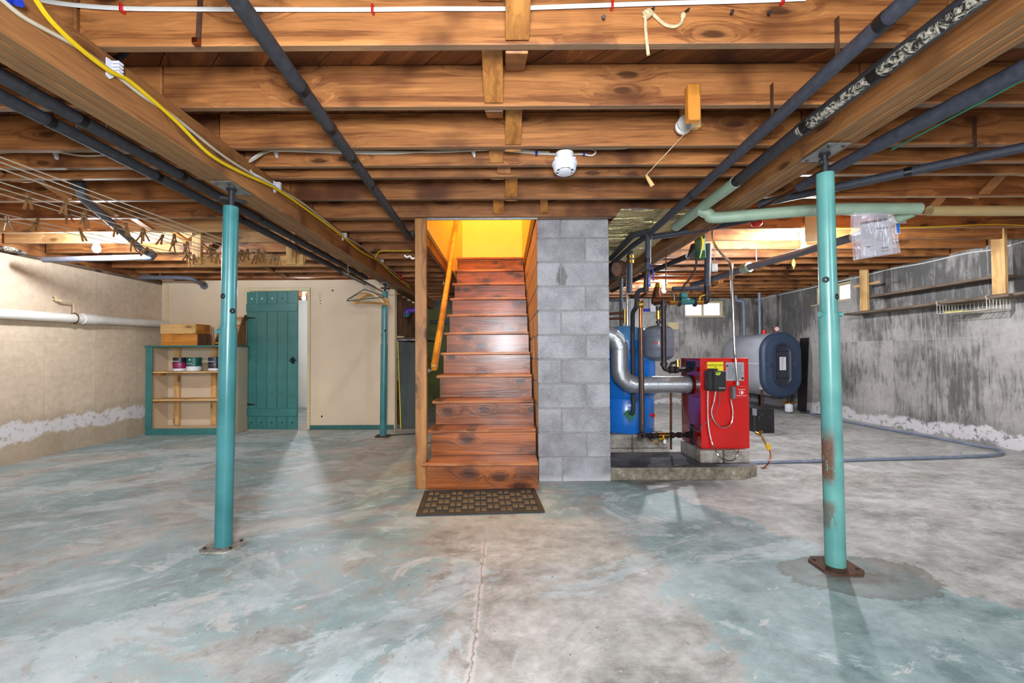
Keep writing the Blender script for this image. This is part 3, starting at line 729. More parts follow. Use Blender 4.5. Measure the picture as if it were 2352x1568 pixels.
# ================================================================== STEEL POSTS
def steel_post(label, bx, by, tx, ty, ztop, zjoint, mat, holes, pins, plate_w=.19, plate='rust_iron'):
    r = thing('steel_post', label, 'post', (bx, by, 0), 'teal steel posts under the beams')
    zt_mat = mat
    b = V((bx, by, 0)); t = V((tx, ty, ztop)); ax = (t - b).normalized()
    at = lambda z: b + ax * (z / ax.z)
    zt = ztop - .115
    m = MB(); m.tube([at(.012), at(zjoint)], .0445, 24); m.build('lower_tube', mat, r)
    m = MB(); m.tube([at(zjoint - .05), at(zt)], .039, 24); m.build('upper_tube', mat, r)
    for z, ang in holes:
        dv = V((math.sin(R(ang)), -math.cos(R(ang)), 0)); rr = .039 if z > zjoint else .0445
        m = MB(); m.lathe([(0, 0), (.0155, 0), (.0155, .0022), (.012, .0024), (0, .0004)], at(z) + dv * (rr - .0014), dv, 14); o = m.build('hole', 'black_paint', r)
    for z, ang in pins:
        dv = V((math.sin(R(ang)), -math.cos(R(ang)), 0)); m = MB(); m.tube([at(z) + dv * .035, at(z) + dv * .058], .0135, 12); m.build('pin', mat, r)
    m = MB(); m.tube([at(zt), at(ztop - .012)], .0155, 12); m.lathe([(.0155, 0), (.027, .0), (.024, .014), (0, .014)], at(ztop - .024), (0, 0, 1), 16); m.build('screw_jack', 'dark_steel', r)
    m = MB(); q = at(zt + .045); m.bar(q + V((-.045, -.035, .0)), q + V((.055, .06, -.0)), .018, .018, (0, 0, 1), .006); m.build('turning_bar', 'dark_steel', r)
    m = MB(); m.box(tx - .055, tx + .055, ty - .105, ty + .105, ztop - .012, ztop - .005, .002); m.build('top_plate', 'pale_metal', r)
    for dx in (-.035, .035):
        for dy in (-.08, .08): m = MB(); m.lathe([(0, 0), (.008, 0), (.007, .004), (0, .005)], (tx + dx, ty + dy, ztop - .012), (0, 0, -1), 8); m.build('plate_bolt', 'iron', r)
    m = MB(); c = .035; w = plate_w / 2; m.prism([(bx - w + c, by - w, .001), (bx + w - c, by - w, .001), (bx + w, by - w + c, .001), (bx + w, by + w - c, .001), (bx + w - c, by + w, .001), (bx - w + c, by + w, .001), (bx - w, by + w - c, .001), (bx - w, by - w + c, .001)], (0, 0, .011)); m.build('base_plate', plate, r)
    for dx in (-.07, .07):
        for dy in (-.05, .05): m = MB(); m.tube([(bx + dx, by + dy, .012), (bx + dx, by + dy, .02)], .008, 6); m.build('anchor_bolt', 'iron', r)
pl = C(513, 1256, 0); pr = C(1919, 1302, 0)
steel_post('teal steel post left of the stairs, in front of the bookcase', pl.x, pl.y, -1.530, pl.y, 2.005, 1.215, 'teal_post', [(1.385, -18), (1.305, 60)], [(1.19, -40)], plate='base_block')
steel_post('rust-streaked teal steel post right of the red boiler', pr.x, pr.y, 1.605, pr.y, 2.065, 1.245, 'teal_rusted', [(1.415, -48), (1.33, 30)], [(1.245, -75), (1.245, 80)])
pb = C(880, 1002, 0)
steel_post('slim teal steel post under the coat hangers near the partition', pb.x, pb.y, -1.57, pb.y, 2.005, 1.2, 'teal_post', [(1.38, 30), (1.32, -60)], [])

# ================================================================== LAMPS
def bulb_lamp(label, top, key, warm=(.90, .95, 1.0), group='bare bulb lamps', neck=.05, horiz=None):
    r = thing('ceiling_lamp', label, 'lamp', top, group); t = V(top); A = 4 * math.pi * .031 ** 2
    ax = V((0, 0, -1)) if horiz is None else V(horiz)
    m = MB(); m.lathe([(0, 0), (.056, 0), (.058, .008), (.040, .016), (.024, .022), (.022, neck), (0, neck)], t, ax, 20); m.build('lampholder', 'porcelain', r)
    nm = 'bulb_light_' + key
    bulbmat(nm, BULB_W[key], warm + (1,), A)
    m = MB(); m.lathe([(.013, 0), (.014, .02), (.024, .042), (.031, .068), (.028, .09), (.016, .105), (0, .109)], t + ax * neck, ax, 16); m.build('bulb', nm, r)
    return r
p = P(222, 541, 4.19); bulb_lamp('glowing bare bulb over the clotheslines on the left', (p.x, 4.19, 2.178), 'left')
p = P(1846, 533, 4.25); bulb_lamp('glowing bare bulb beside the hanging cardboard strip', (p.x, 4.25, 2.15), 'right')
p = P(1525, 648, 7.05); bulb_lamp('glowing bare bulb behind the boiler pipes', (p.x, 7.05, 2.165), 'pump')
p = P(698, 664, 7.55); bulb_lamp('glowing bare bulb in the room beyond the teal door', (p.x, 7.55, 2.14), 'room')
for kx, key in ((-3.2, 'front_left'), (3.2, 'front_right'), (0.0, 'front_mid')):
    bulb_lamp('bare bulb behind the viewpoint, %s row' % {'front_left': 'cream wall', 'front_right': 'grey wall', 'front_mid': 'middle'}[key], (kx, -1.75 if kx else -1.2, 2.176), key)
bulb_lamp('warm bulb high over the stair landing', (-.2, 5.3, 4.69), 'up', (1, .80, .40))
# ================================================================== LEFT SIDE
# bookcase
bc = thing('bookcase', 'teal-framed open bookcase standing in the corner by the cream wall', 'bookcase', (-4.3, 6.3, 0))
bx0, bx1, by0, by1, bzt = -4.86, -3.68, 6.15, 6.535, 1.205
def bp(nm, x0, x1, y0, y1, z0, z1, mat): m = MB(); m.box(x0, x1, y0, y1, z0, z1, .003); return m.build(nm, mat, bc)
bp('stile', bx0, bx0 + .085, by0, by0 + .02, .0, bzt - .02, 'teal_paint'); bp('stile', bx1 - .085, bx1, by0, by0 + .02, .0, bzt - .02, 'teal_paint')
bp('side_panel', bx0 + .0, bx0 + .018, by0 + .0205, by1, .0, bzt - .02, 'cream_panel'); bp('side_panel', bx1 - .018, bx1, by0 + .0205, by1, .0, bzt - .02, 'cream_panel')
bp('top_board', bx0 - .01, bx1 + .025, by0 - .015, by1, bzt - .0195, bzt, 'teal_paint'); bp('bottom_rail', bx0 + .086, bx1 - .086, by0, by0 + .02, .0, .085, 'teal_paint')
bp('bottom_board', bx0 + .019, bx1 - .019, by0 + .021, by1 - .01, .055, .075, 'cream_trim')
for z in (.455, .832):
    bp('shelf_board', bx0 + .019, bx1 - .019, by0 + .022, by1 - .045, z, z + .02, 'new_pine_X')
    bp('cleat', bx0 + .019, bx0 + .038, by0 + .03, by1 - .05, z - .042, z - .001, 'new_pine_Y')
bp('cleat', bx0 + .019, bx0 + .038, by0 + .03, by1 - .05, bzt - .06, bzt - .021, 'cream_trim')
for x in (bx0 + .13, bx0 + .66): bp('back_batten', x, x + .075, by1 - .042, by1 - .004, .08, bzt - .021, 'new_pine_Z')
# drawers on top
def drawer(lab, x0, x1, y0, y1, z0, h, mf, ms, rot):
    cx, cy = (x0 + x1) / 2, (y0 + y1) / 2
    r = thing('wooden_drawer', lab, 'drawer', (cx, cy, z0), 'wooden drawers on the bookcase'); wx, wy = (x1 - x0) / 2, (y1 - y0) / 2
    def q(nm, a, b, c, d, e, f, mt): m = MB(); m.box(cx + a, cx + b, cy + c, cy + d, z0 + e, z0 + f, .004); m.build(nm, mt, r)
    q('front_board', -wx, wx, -wy, -wy + .018, .0, h, mf); q('back_board', -wx, wx, wy - .018, wy, .0, h, mf)
    q('side_board', wx - .018, wx, -wy + .0185, wy - .0185, .0, h, ms); q('side_board', -wx, -wx + .018, -wy + .0185, wy - .0185, .0, h, ms)
    q('bottom_panel', -wx + .019, wx - .019, -wy + .019, wy - .019, .012, .02, mf); r.rotation_euler = (0, 0, R(rot))
drawer('orange varnished drawer, lower of two on the bookcase', -4.665, -4.175, 6.17, 6.48, bzt + .001, .155, 'amber_pine_X', 'dark_stud', -1)
drawer('pale pine drawer stacked on the orange one', -4.675, -4.18, 6.16, 6.47, bzt + .158, .135, 'new_pine_X', 'amber_pine_Y', -3)
# little rung rack
lr = thing('rung_rack', 'small brown wooden rung rack standing on the bookcase', 'rack', (-3.85, 6.4, bzt))
xl, xr = -3.985, -3.69
for x, nm in ((xl, 'side_board'), (xr - .02, 'side_board')):
    m = MB(); m.prism([(x, 6.20, bzt + .001), (x, 6.49, bzt + .001), (x, 6.49, bzt + .40), (x, 6.42, bzt + .40)], (.018, 0, 0)); m.build(nm, 'newel_wood', lr)
for t_ in (.06, .36, .68, .97):
    y = 6.20 + .22 * t_; z = bzt + .40 * t_; m = MB(); m.box(xl + .019, xr - .021, y + .004, y + .045, z - .002, z + .018, .003); m.build('rung', 'amber_pine_X', lr)
# paint cans
def can(lab, x, y, r_, h, base, lower, z0, words, lowfrac=.62):
    t = thing('paint_can', lab, 'paint can', (x, y, z0), 'paint cans on the top shelf')
    m = MB(); m.lathe([(0, 0), (r_, 0), (r_, h - .006), (r_ + .002, h - .004), (r_ + .002, h), (r_ - .01, h), (r_ - .012, h - .008), (0, h - .008)], (x, y, z0), (0, 0, 1), 24); m.build('can_body', base, t)
    m = MB(); m.lathe([(r_ + .0008, h * .12), (r_ + .0012, h * .13), (r_ + .0012, h * lowfrac), (r_ + .0008, h * (lowfrac + .01))], (x, y, z0), (0, 0, 1), 24); b = m.build('label_band', lower, t)
    m = MB(); m.lathe([(r_ + .0008, h * .03), (r_ + .0014, h * .04), (r_ + .0014, h * .2), (r_ + .0008, h * .21)], (x, y, z0), (0, 0, 1), 24); m.build('label_stripe', 'label_white', t)
    m = MB(); m.tube(spline([(x - r_ - .004, y, z0 + h * .8), (x - r_ * .8, y - r_ * .8, z0 + h * .52), (x, y - r_ - .008, z0 + h * .44), (x + r_ * .8, y - r_ * .8, z0 + h * .52), (x + r_ + .004, y, z0 + h * .8)], 4), .0022, 5); m.build('wire_handle', 'spring_steel', t)
    for i, (wd_, sz, zz) in enumerate(words): text('lettering', wd_, sz, (x, y - r_ - .0035, z0 + h * zz), (R(90), 0, 0), 'ink_white', t, .0004)
zs = .8525
can('dark paint can with magenta label at the left end of the shelf', -4.50, 6.30, .083, .19, 'can_dark', 'can_magenta', zs, [('corotec', .03, .74)])
can('large teal and white paint can', -4.305, 6.30, .09, .19, 'can_teal', 'label_white', zs, [('\u25b2', .03, .84), ('PREMIUM', .016, .55)], .34)
can('dark blue striped paint can behind the post', -4.025, 6.32, .083, .19, 'can_blue', 'can_dark', zs, [('exterior', .026, .7)])
can('dark can with purple label right beside the left post', -3.865, 6.235, .06, .185, 'can_dark', 'can_purple', zs, [('\u25b2', .024, .55), ('PREMIUM', .013, .46)])
# white drain pipe along the cream wall
pv = thing('drain_pipe', 'white plastic drain pipe along the cream wall', 'pipe', (-4.86, 4, 1.5))
m = MB(); m.tube([(-4.86, -3.1, 1.33), (-4.86, 5.30, 1.497)], .05, 20); m.build('pipe_run', 'white_pvc', pv)
m = MB(); m.tube([(-4.86, 5.30, 1.497), (-4.86, 6.5, 1.521)], .05, 20); m.build('pipe_run', 'white_pvc', pv)
m = MB(); m.tube([(-4.86, 5.22, 1.4955), (-4.86, 5.39, 1.4985)], .060, 20); m.build('coupling', 'white_pvc', pv)
wb = thing('pipe_hanger', 'painted pipe hanger screwed to the cream wall above the white pipe', 'bracket', (XL, 5.25, 1.6))
m = MB(); m.tube(spline([(-4.86 + .058 * math.sin(a_), 5.12, 1.493 - .058 * math.cos(a_)) for a_ in [i * .45 for i in range(14)]], 2), .006, 6); m.build('ring', 'old_copper', wb)
m = MB(); m.bar((-4.86, 5.12, 1.55), (-4.86, 5.12, 1.67), .02, .006); m.bar((-4.87, 4.98, 1.672), (-4.87, 5.16, 1.668), .03, .012); m.bar((-4.942, 4.96, 1.69), (-4.86, 5.0, 1.672), .03, .012); m.bar((-4.9, 4.97, 1.67), (-4.9, 4.95, 1.73), .012, .03); m.build('arm', 'cream_trim', wb)
# grey drain above the clotheslines
gd = thing('drain_pipe', 'grey drain pipe bending under the joists behind the clotheslines', 'pipe', (-3, 4, 2))
a = P(176, 395, 3.02); b_ = P(182, 436, 3.02); c_ = P(357, 590, 4.36); e_ = P(100, 596, 4.42)
m = MB(); m.tube([a, b_], .038, 16); m.build('stub', 'black_foam', gd)
m = MB(); m.tube(bend([b_ + V((0, 0, .01)), b_ + V((-.02, .04, -.035)), c_ + V((.01, -.15, .02)), c_, e_ + V((.12, 0, 0)), e_], .07), .027, 14); m.build('pipe_run', 'grey_pvc', gd)
m = MB(); m.tube([c_ + (e_ - c_) * .03, c_ + (e_ - c_) * .10], .033, 14); m.tube([c_ + (b_ - c_) * .04, c_ + (b_ - c_) * .1], .033, 14); m.build('elbow_collar', 'grey_pvc', gd)
gd = thing('drain_pipe', 'short grey pipe turning into the partition by the corner', 'pipe', (-3.9, 6.2, 2))
q = [P(318, 637, 6.2), P(425, 638, 6.2), P(452, 646, 6.3), P(468, 656, 6.52)]
m = MB(); m.tube(spline(q, 5), .028, 14); m.build('pipe_run', 'grey_pvc', gd)
m = MB(); m.lathe([(.024, 0), (.05, 0), (.05, .008), (.024, .008)], q[-1], (0, -1, 0), 18); m.build('escutcheon', 'grey_pvc', gd)
# two black pipes by the left beam
for lab, x, z, ext in (('black insulated pipe hugging the left beam', -1.80, 2.062, 5.9), ('black insulated pipe farther from the left beam, outer of two', -1.935, 2.058, 6.3)):
    t = thing('insulated_pipe', lab, 'pipe', (x, 2, z))
    m = MB(); m.tube([(x, YF + .05, z), (x, ext, z)], .027, 14); m.build('foam_sleeve', 'black_foam', t)
    for y in (1.9, 2.5, 3.3, 4.2, 5.1): m = MB(); m.tube([(x, y, z), (x, y + .03, z)], .0285, 14); m.build('tape_band', 'black_tape', t)
    for y in (2.05, 4.09): m = MB(); m.bar((x, y, z + .027), (x, y, ZJ - .008), .003, .018, (0, 1, 0)); m.build('strap', 'pale_metal', t)
# clothesline rails, lines, pins
def crail(lab, x0, x1, y, z, posts):
    r = thing('clothesline_rail', lab, 'rail', ((x0 + x1) / 2, y, z))
    m = MB(); m.box(x0, x1, y, y + .036, z - .05, z + .05, .006); m.build('rail_board', 'new_pine_X', r)
    for px_ in posts: m = MB(); m.box(px_ - .045, px_ + .045, y - .04, y - .001, z - .04, ZJ + .11, .005); m.build('hanger_board', 'new_pine_Z', r)
ya = 4.46
pA, pB = P(430, 600, ya), P(709, 598, ya)
zr = (pA.z + pB.z) / 2
crail('pale pine rail holding the far ends of the clotheslines', pA.x, pB.x - .04, ya, zr, (P(457, 600, ya).x, P(672, 600, ya).x))
m = MB(); m.box(pB.x - .085, pB.x - .045, ya - .03, ya - .001, zr - .045, zr + .055, .004); o = m.build('rail_block', 'new_pine_Z'); tag(o, 'small pine end block on the clothesline rail', 'block')
ny = [346, 354, 373, 405, 420, 433, 480, 492]; fx = [648, 622, 604, 578, 552, 530, 478, 448]
crail('pine clothesline rail near the viewpoint by the cream wall', -3.75, -2.0, .45, 2.02, (-3.5, -2.25))
lines = []
for i, (a, b_) in enumerate(zip(ny, fx)):
    n_ = C(0, a, 2.02); f_ = P(b_, 596, ya - .004); d = (n_ - f_); k_ = (f_.y - .48) / (f_.y - n_.y); q = f_ + d * k_
    if lines and q.x > lines[-1][1].x - .03: q.x = lines[-1][1].x - .03
    sag = [f_.lerp(q, t_ / 12) - V((0, 0, .03 * math.sin(math.pi * t_ / 12))) for t_ in range(13)]
    lines.append((f_, q)); m = MB(); m.tube(sag, .0033, 5); o = m.build('clothesline', 'wire_white')
    tag(o, 'white clothesline stretched to the pine rail, ' + ('nearest the left beam', 'second from the left beam', 'third from the left beam', 'fourth from the left beam', 'fifth from the left beam', 'third from the cream wall', 'second from the cream wall', 'nearest the cream wall')[i], 'clothesline', 'parallel white clotheslines')
pin0 = None
def pin(pt, rz, tilt, roll_):
    global pin0
    if pin0 is None:
        pin0 = thing('clothespin', 'wooden spring clothespin clipped on the white clotheslines', 'clothespin', (0, 0, 0), 'clothespins on the clotheslines')
        for s_ in (-1, 1):
            m = MB(); m.prism([(s_ * .0015, -.004, .022), (s_ * .009, -.004, .018), (s_ * .0085, -.004, -.01), (s_ * .022, -.004, -.058), (s_ * .015, -.004, -.06), (s_ * .0012, -.004, -.005)], (0, .009, 0)); m.build('prong', 'wood_pin', pin0)
        m = MB(); m.tube([(-.009, 0, -.012), (.009, 0, -.012)], .0055, 8); m.build('spring', 'spring_steel', pin0); r = pin0
    else:
        r = copy_tree(pin0)
    r.scale = (1.22, 1.22, 1.22); r.location = pt; r.rotation_euler = (R(roll_), R(tilt), R(rz))
pins = [(65, 4), (15, 7), (150, 3), (155, 5), (195, 4), (192, 5), (85, 6), (185, 6), (265, 5), (290, 4), (330, 4), (325, 5), (372, 4), (303, 6), (335, 7), (400, 3), (430, 4), (425, 5), (445, 6), (398, 5), (485, 5), (490, 4), (500, 5), (478, 6), (482, 3), (545, 3), (552, 2), (560, 4), (568, 1), (585, 2), (590, 1), (594, 0), (606, 0), (620, 1), (625, 0), (632, 0), (640, 0), (560, 2), (455, 7), (536, 1)]
for px_, li in pins:
    f_, q = lines[li]; lo_, hi_ = 0.0, 1.0
    for _ in range(30):
        mid = (lo_ + hi_) / 2; w_ = f_.lerp(q, mid) - CAM; sx = CX + FPX * w_.dot(_ri) / w_.dot(_d)
        if sx > px_: lo_ = mid
        else: hi_ = mid
    t_ = lo_
    if t_ < .005: t_ = random.uniform(.01, .06)
    pt = f_.lerp(q, t_) - V((0, 0, .03 * math.sin(math.pi * t_)))
    pin(pt, random.uniform(-25, 25), random.choice([0, 0, 0, 15, -20, 55 if random.random() < .3 else 8]), random.uniform(-25, 25))
# closet rod and coat hangers under the left beam
rod = thing('closet_rod', 'thin metal closet rod hung under the left beam', 'rod', (-1.62, 5.3, 1.93))
ra, rb = V((-1.675, 4.7, 1.925)), V((-1.665, 6.53, 1.925)); m = MB(); m.tube([ra, rb], .012, 10); m.build('tube', 'chrome', rod)
for t_ in (.06, .94): q = ra.lerp(rb, t_); m = MB(); m.tube(spline([q + V((0, 0, -.016)), q + V((.016, 0, 0)), q + V((.012, 0, .05)), q + V((.012, 0, .085))], 4), .004, 6); m.build('hook', 'pale_metal', rod)
hg = {}
def hanger(kind, t_, rz, lab=None, tilt=0.0):
    mat = {'wood': 'hanger_wood', 'pale': 'hanger_pale', 'plastic': 'hanger_blue'}[kind]
    if kind not in hg:
        r = hg[kind] = thing('coat_hanger', lab or 'bare wooden coat hanger hanging on the closet rod', 'coat hanger', (0, 0, 0), 'coat hangers on the closet rod')
        hk = [V((.0, 0, -.10)), V((0, 0, -.045)), V((.014, 0, -.022)), V((.018, 0, -.0)), V((.010, 0, .016)), V((-.006, 0, .018)), V((-.016, 0, .006))]
        m = MB(); m.tube(spline(hk, 4), .0024, 6); m.build('hook', 'spring_steel' if kind != 'plastic' else mat, r)
        if kind == 'plastic':
            m = MB(); m.tube(bend([(0, 0, -.09), (.20, 0, -.185), (.215, 0, -.205), (-.215, 0, -.205), (-.20, 0, -.185), (0, 0, -.09)], .02), .005, 8); m.build('frame', mat, r)
        else:
            for s_ in (-1, 1):
                m = MB(); m.tube(spline([(0, 0, -.098), (s_ * .07, 0, -.115), (s_ * .15, 0, -.16), (s_ * .215, .012, -.215)], 4), [.014] * 4 + [.0135] * 4 + [.012] * 4 + [.009], 8, sx=.45, up=(0, 0, 1)); m.build('shoulder_arm', mat, r)
            m = MB(); m.tube([(-.20, .004, -.208), (.20, .004, -.208)], .006, 8); m.build('trouser_bar', mat, r)
    else: r = copy_tree(hg[kind])
    if lab: r['label'] = lab
    r.location = ra.lerp(rb, t_) + V((0, 0, .0)); r.rotation_euler = (R(random.uniform(-3, 3)), R(tilt), R(rz))
hanger('plastic', .36, 16, 'dark blue plastic hanger, nearest on the closet rod', -8)
hanger('pale', .415, 8, 'pale wide wooden hanger just behind the blue one', 3)
for i in range(8): hanger('wood', .435 + .0255 * i, random.uniform(7, 19), ('first', 'second', 'third', 'fourth', 'fifth', 'sixth', 'seventh', 'last')[i] + ' bare wooden hanger counted behind the pale wide one', tilt=random.uniform(-6, 6))

# workshop corner: shelves, boards, purple tube
sh = thing('workshop_shelf', 'dark board shelf on angle brackets beside the stairs', 'shelf', (-1.4, 7, 1.3))
for z in (1.295, .985):
    m = MB(); m.box(-1.60, -1.18, 6.72, 8.3, z, z + .02, .003); m.build('shelf_board', 'grey_board', sh)
    for y in (6.75, 8.2):
        m = MB(); m.bar((-1.598, y, z - .012), (-1.25, y, z - .012), .02, .012); m.bar((-1.592, y, z - .30), (-1.592, y, z - .013), .02, .012, (1, 0, 0)); m.build('bracket', 'pale_metal', sh)
q = P(945, 711, 6.72); m = MB(); m.tube([(-1.44, 6.80, q.z), (-1.16, 6.80, q.z)], .042, 16); m.tube(bend([(-1.40, 6.80, q.z), (-1.47, 6.80, q.z), (-1.47, 6.80, q.z - .06)], .05), .04, 14)
o = m.build('purple_tube', 'purple'); tag(o, 'purple foam tube lying on the upper workshop shelf', 'foam tube')
m = MB(); m.lathe([(0, 0), (.05, 0), (.05, .02), (0, .02)], (-1.47, 6.80, q.z - .055), (0, -1, 0), 20); o = m.build('teal_wheel', 'teal_disc'); tag(o, 'dark teal plastic wheel below the purple tube', 'wheel')
m = MB(); m.lathe([(.012, 0), (.014, .02), (.008, .03), (.014, .05), (.014, .10), (.004, .14), (0, .14)], (-1.50, 6.76, 1.33), (-1, -.2, 0), 10); o = m.build('spindle', 'hanger_pale'); tag(o, 'small turned wooden spindle on the shelf end', 'spindle')
m = MB(); m.box(-1.42, -1.22, 6.9, 7.2, 1.006, 1.03, .004); o = m.build('flat_board', 'dark_stud'); tag(o, 'short dark plank lying on the lower workshop shelf', 'plank')
lb = thing('leaning_board', 'grey-green board with yellow edge leaning by the partition', 'board', (-1.4, 6.7, 0))
a = P(913, 787, 6.66); m = MB(); m.prism([(-1.572, 6.68, a.z + .02), (-1.30, 6.68, a.z), (-1.22, 6.55, .004), (-1.50, 6.55, .004)], (0, .012, 0)); m.build('panel', 'slate_board', lb)
m = MB(); m.prism([(-1.578, 6.676, a.z + .02), (-1.568, 6.676, a.z + .02), (-1.496, 6.546, .003), (-1.508, 6.546, .003)], (0, .016, 0)); m.build('edge_strip', 'sticker_yellow', lb)
m = MB(); m.tube([(-1.3, 7.9, 1.64), (-.2, 7.9, 1.64)], .03, 12); o = m.build('grey_pipe', 'grey_pvc'); tag(o, 'horizontal grey pipe behind the stairs', 'pipe')
gs = thing('floor_cable', 'dark cord lying on the floor behind the stair post', 'cord', (-1.3, 6, 0)); m = MB(); m.tube(spline([pb + V((.06, .0, .012)), P(915, 998, 6.05) * 1, V((-1.0, 6.2, .012)), V((-.8, 6.6, .012))], 6), .008, 6); m.build('cord_run', 'black_foam', gs)
gs.location.z = 0

# ================================================================== CEILING SERVICES
def pipe(name, label, pts, r_, mat, bands=(), cat='pipe', bandmat='black_tape', n=16):
    t = thing(name, label, cat, pts[0]); m = MB(); m.tube(pts, r_, n); m.build('pipe_run' if 'foam' not in mat else 'foam_sleeve', mat, t)
    for b in bands:
        L = [(V(q) - V(p)).length for p, q in zip(pts, pts[1:])]; s_ = b * sum(L)
        for (p, q, l) in zip(pts, pts[1:], L):
            if s_ <= l: d = (V(q) - V(p)).normalized(); c0 = V(p) + d * s_; m = MB(); m.tube([c0, c0 + d * .035], r_ + .0018, n); m.build('tape_band', bandmat, t); break
            s_ -= l
    return t
ZP = 2.10
pA = C(545, 0, ZP); pB = C(940, 545, ZP)
pipe('insulated_pipe', 'black foam-covered pipe running left of centre from ceiling front to the stair post', [(pA.x + .01, -2.8, ZP), (pA.x, pA.y, ZP), pB, pB + V((.0, .05, .0)), pB + V((.02, .06, .06))], .0275, 'black_foam', (.655, .70, .745, .8))
pA = C(2085, 0, ZP); pB = C(1494, 534, ZP - .01)
pipe('insulated_pipe', 'slim dark foam-covered pipe right of centre, left of the torn one', [(pA.x, -2.8, ZP), pA, pB], .0265, 'blue_foam', (.63, .86))
for y_, px_ in ((2.02, 1912), (1.62, 1916)): q = P(px_, 60, y_); m = MB(); m.bar((pA.x, y_ - .004, ZP + .02), (pA.x, y_ - .004, ZP + .16), .003, .02, (0, 1, 0)); o = m.build('strap_hanger', 'rust_iron'); tag(o, 'perforated rusty strap holding the slim dark pipe, %s' % ('farther joist' if y_ > 2 else 'nearest joist'), 'strap')
# torn pipe: near part torn, then black, then mint
ZT = 2.10; a0 = C(2237, 0, ZT); a1 = C(1838, 300, ZT); a2 = C(1690, 418, ZT); a3 = C(1552, 521, ZT - .01); a9 = V((a0.x, -2.8, ZT))
tp = thing('torn_insulated_pipe', 'thick pipe with torn fibrous insulation beside the right beam', 'pipe', a0)
m = MB(); m.tube([a9, a0, a1], .026, 18); m.build('torn_fibre_wrap', 'torn_fibre', tp)
def shell(p0, p1, r_, gap0, gap1, mat, nm, par, th=.007, n=18):
    m = MB(); p0, p1 = V(p0), V(p1); d = (p1 - p0).normalized(); side = d.cross(V((0, 0, 1))).normalized(); up = side.cross(d)
    ks = 26; vs = []; fs = []
    for s_ in range(ks + 1):
        c = p0.lerp(p1, s_ / ks); w0 = gap0 + 9 * math.sin(s_ * 1.7) + 7 * math.sin(s_ * .9 + 1); w1 = gap1 + 8 * math.sin(s_ * 1.3 + 2)
        for k in range(n + 1):
            a = R(w1 + (360 - (w1 - w0)) * k / n)
            for rr in (r_, r_ - th): vs.append(c + (side * math.cos(a) + up * math.sin(a)) * rr)
    row = 2 * (n + 1)
    for s_ in range(ks):
        for k in range(n):
            i = s_ * row + 2 * k
            fs += [(i, i + 2, i + row + 2, i + row), (i + 1, i + 3, i + row + 3, i + row + 1)]
        i = s_ * row; fs.append((i, i + 1, i + row + 1, i + row)); i = s_ * row + 2 * n; fs.append((i, i + 1, i + row + 1, i + row))
    m.add(vs, fs); return m.build(nm, mat, par)
shell(V((a0.x, .3, ZT)), a1, .033, 176, 282, 'black_foam', 'foam_sleeve', tp)
for y in (1.66, 2.05): m = MB(); m.tube([(a0.x, y, ZT), (a0.x, y + .04, ZT)], .0345, 16); m.build('tape_band', 'black_tape', tp)
m = MB(); m.tube([a1, a2], .031, 16); m.build('foam_sleeve', 'black_foam', tp)
m = MB(); m.tube([a2 - V((0, .06, 0)), a2 - V((0, .02, 0))], .0325, 16); m.build('tape_band', 'black_tape', tp)
m = MB(); m.tube([a2, a3], .036, 16); m.build('mint_sleeve', 'mint_foam', tp)
# pipe right of the right beam
ZQ = 2.05; b0 = C(2352, 158, ZQ); b1 = C(2012, 335, ZQ); b2 = C(1836, 430, ZQ); b3 = C(1732, 487, ZQ + .02)
rp = thing('insulated_pipe', 'dark pipe with a split foam sleeve just right of the right beam', 'pipe', b0)
m = MB(); m.tube([V((b0.x, -2.8, ZQ)), b0, b1], .033, 16); m.build('split_sleeve', 'blue_foam', rp)
d_ = V((0, 1, 0)); m = MB(); m.tube([V((b0.x + .018, .2, ZQ - .028)), V((b0.x + .018, b1.y - .02, ZQ - .028))], .004, 6); m.build('sleeve_seam', 'green_box', rp)
m = MB(); m.tube([b1, b2], .027, 16); m.build('foam_sleeve', 'blue_foam', rp)
m = MB(); m.tube([b2, b3], .011, 10); m.build('copper_run', 'old_copper', rp)
# the diagonal pipe
ZD = 2.125; c0 = C(2352, 338, ZD); c1 = C(1742, 468, ZD); dd = (c0 - c1).normalized()
dp = pipe('insulated_pipe', 'blue-black pipe slanting across the right bay to the grey wall', [c0 + dd * .9, c0, c1], .026, 'blue_foam', (.31, .35, .62))
q = C(2240, 350, ZD); m = MB(); m.bar((q.x, q.y, ZD), (q.x, q.y, ZJ + .14), .003, .02, (0, 1, 0)); o = m.build('strap_hanger', 'rust_iron'); tag(o, 'rusty perforated strap holding the slanting blue-black pipe', 'strap')
m = MB(); m.tube([c1, c1 + V((-.06, .10, 0)), c1 + V((-.10, .22, -.03))], .009, 8); o = m.build('copper_end', 'copper', dp)
# mint pipe with its elbow, tan pipe, drain
ZM = 2.018; e0 = C(1640, 500, ZM); e1 = C(1735, 493, ZM - .004); e2 = C(1900, 481, ZM); e3 = C(2112, 479, ZM)
mp = thing('mint_pipe', 'mint green foam-covered pipe crossing under the right joists', 'pipe', e2)
m = MB(); m.tube(spline([V((1.392, e0.y + .02, 2.088)), V((1.46, e0.y + .01, ZM + .03)), e0, e1, e2, e3], 5), .039, 16); m.build('foam_sleeve', 'mint_foam', mp)
tb = pipe('tan_pipe', 'tan pipe continuing from the mint elbow to the grey wall', [C(2134, 484, ZM), C(2352, 484, ZM), C(2352, 484, ZM) + V((.75, .02, 0))], .034, 'tan_foam')
f1 = C(2112, 479, ZM); f2 = C(2062, 500, ZM - .03); f1 = f1.lerp(f2, .3)
dr1 = thing('drain_pipe', 'long grey drain pipe falling from the mint elbow towards the boiler', 'pipe', f2)
m = MB(); m.tube([f1, f2], .037, 16); m.build('mint_sleeve', 'mint_foam', dr1)
g1 = P(1960, 545, 3.72); g2 = P(1718, 614, 4.75); g3 = P(1590, 655, 5.85)
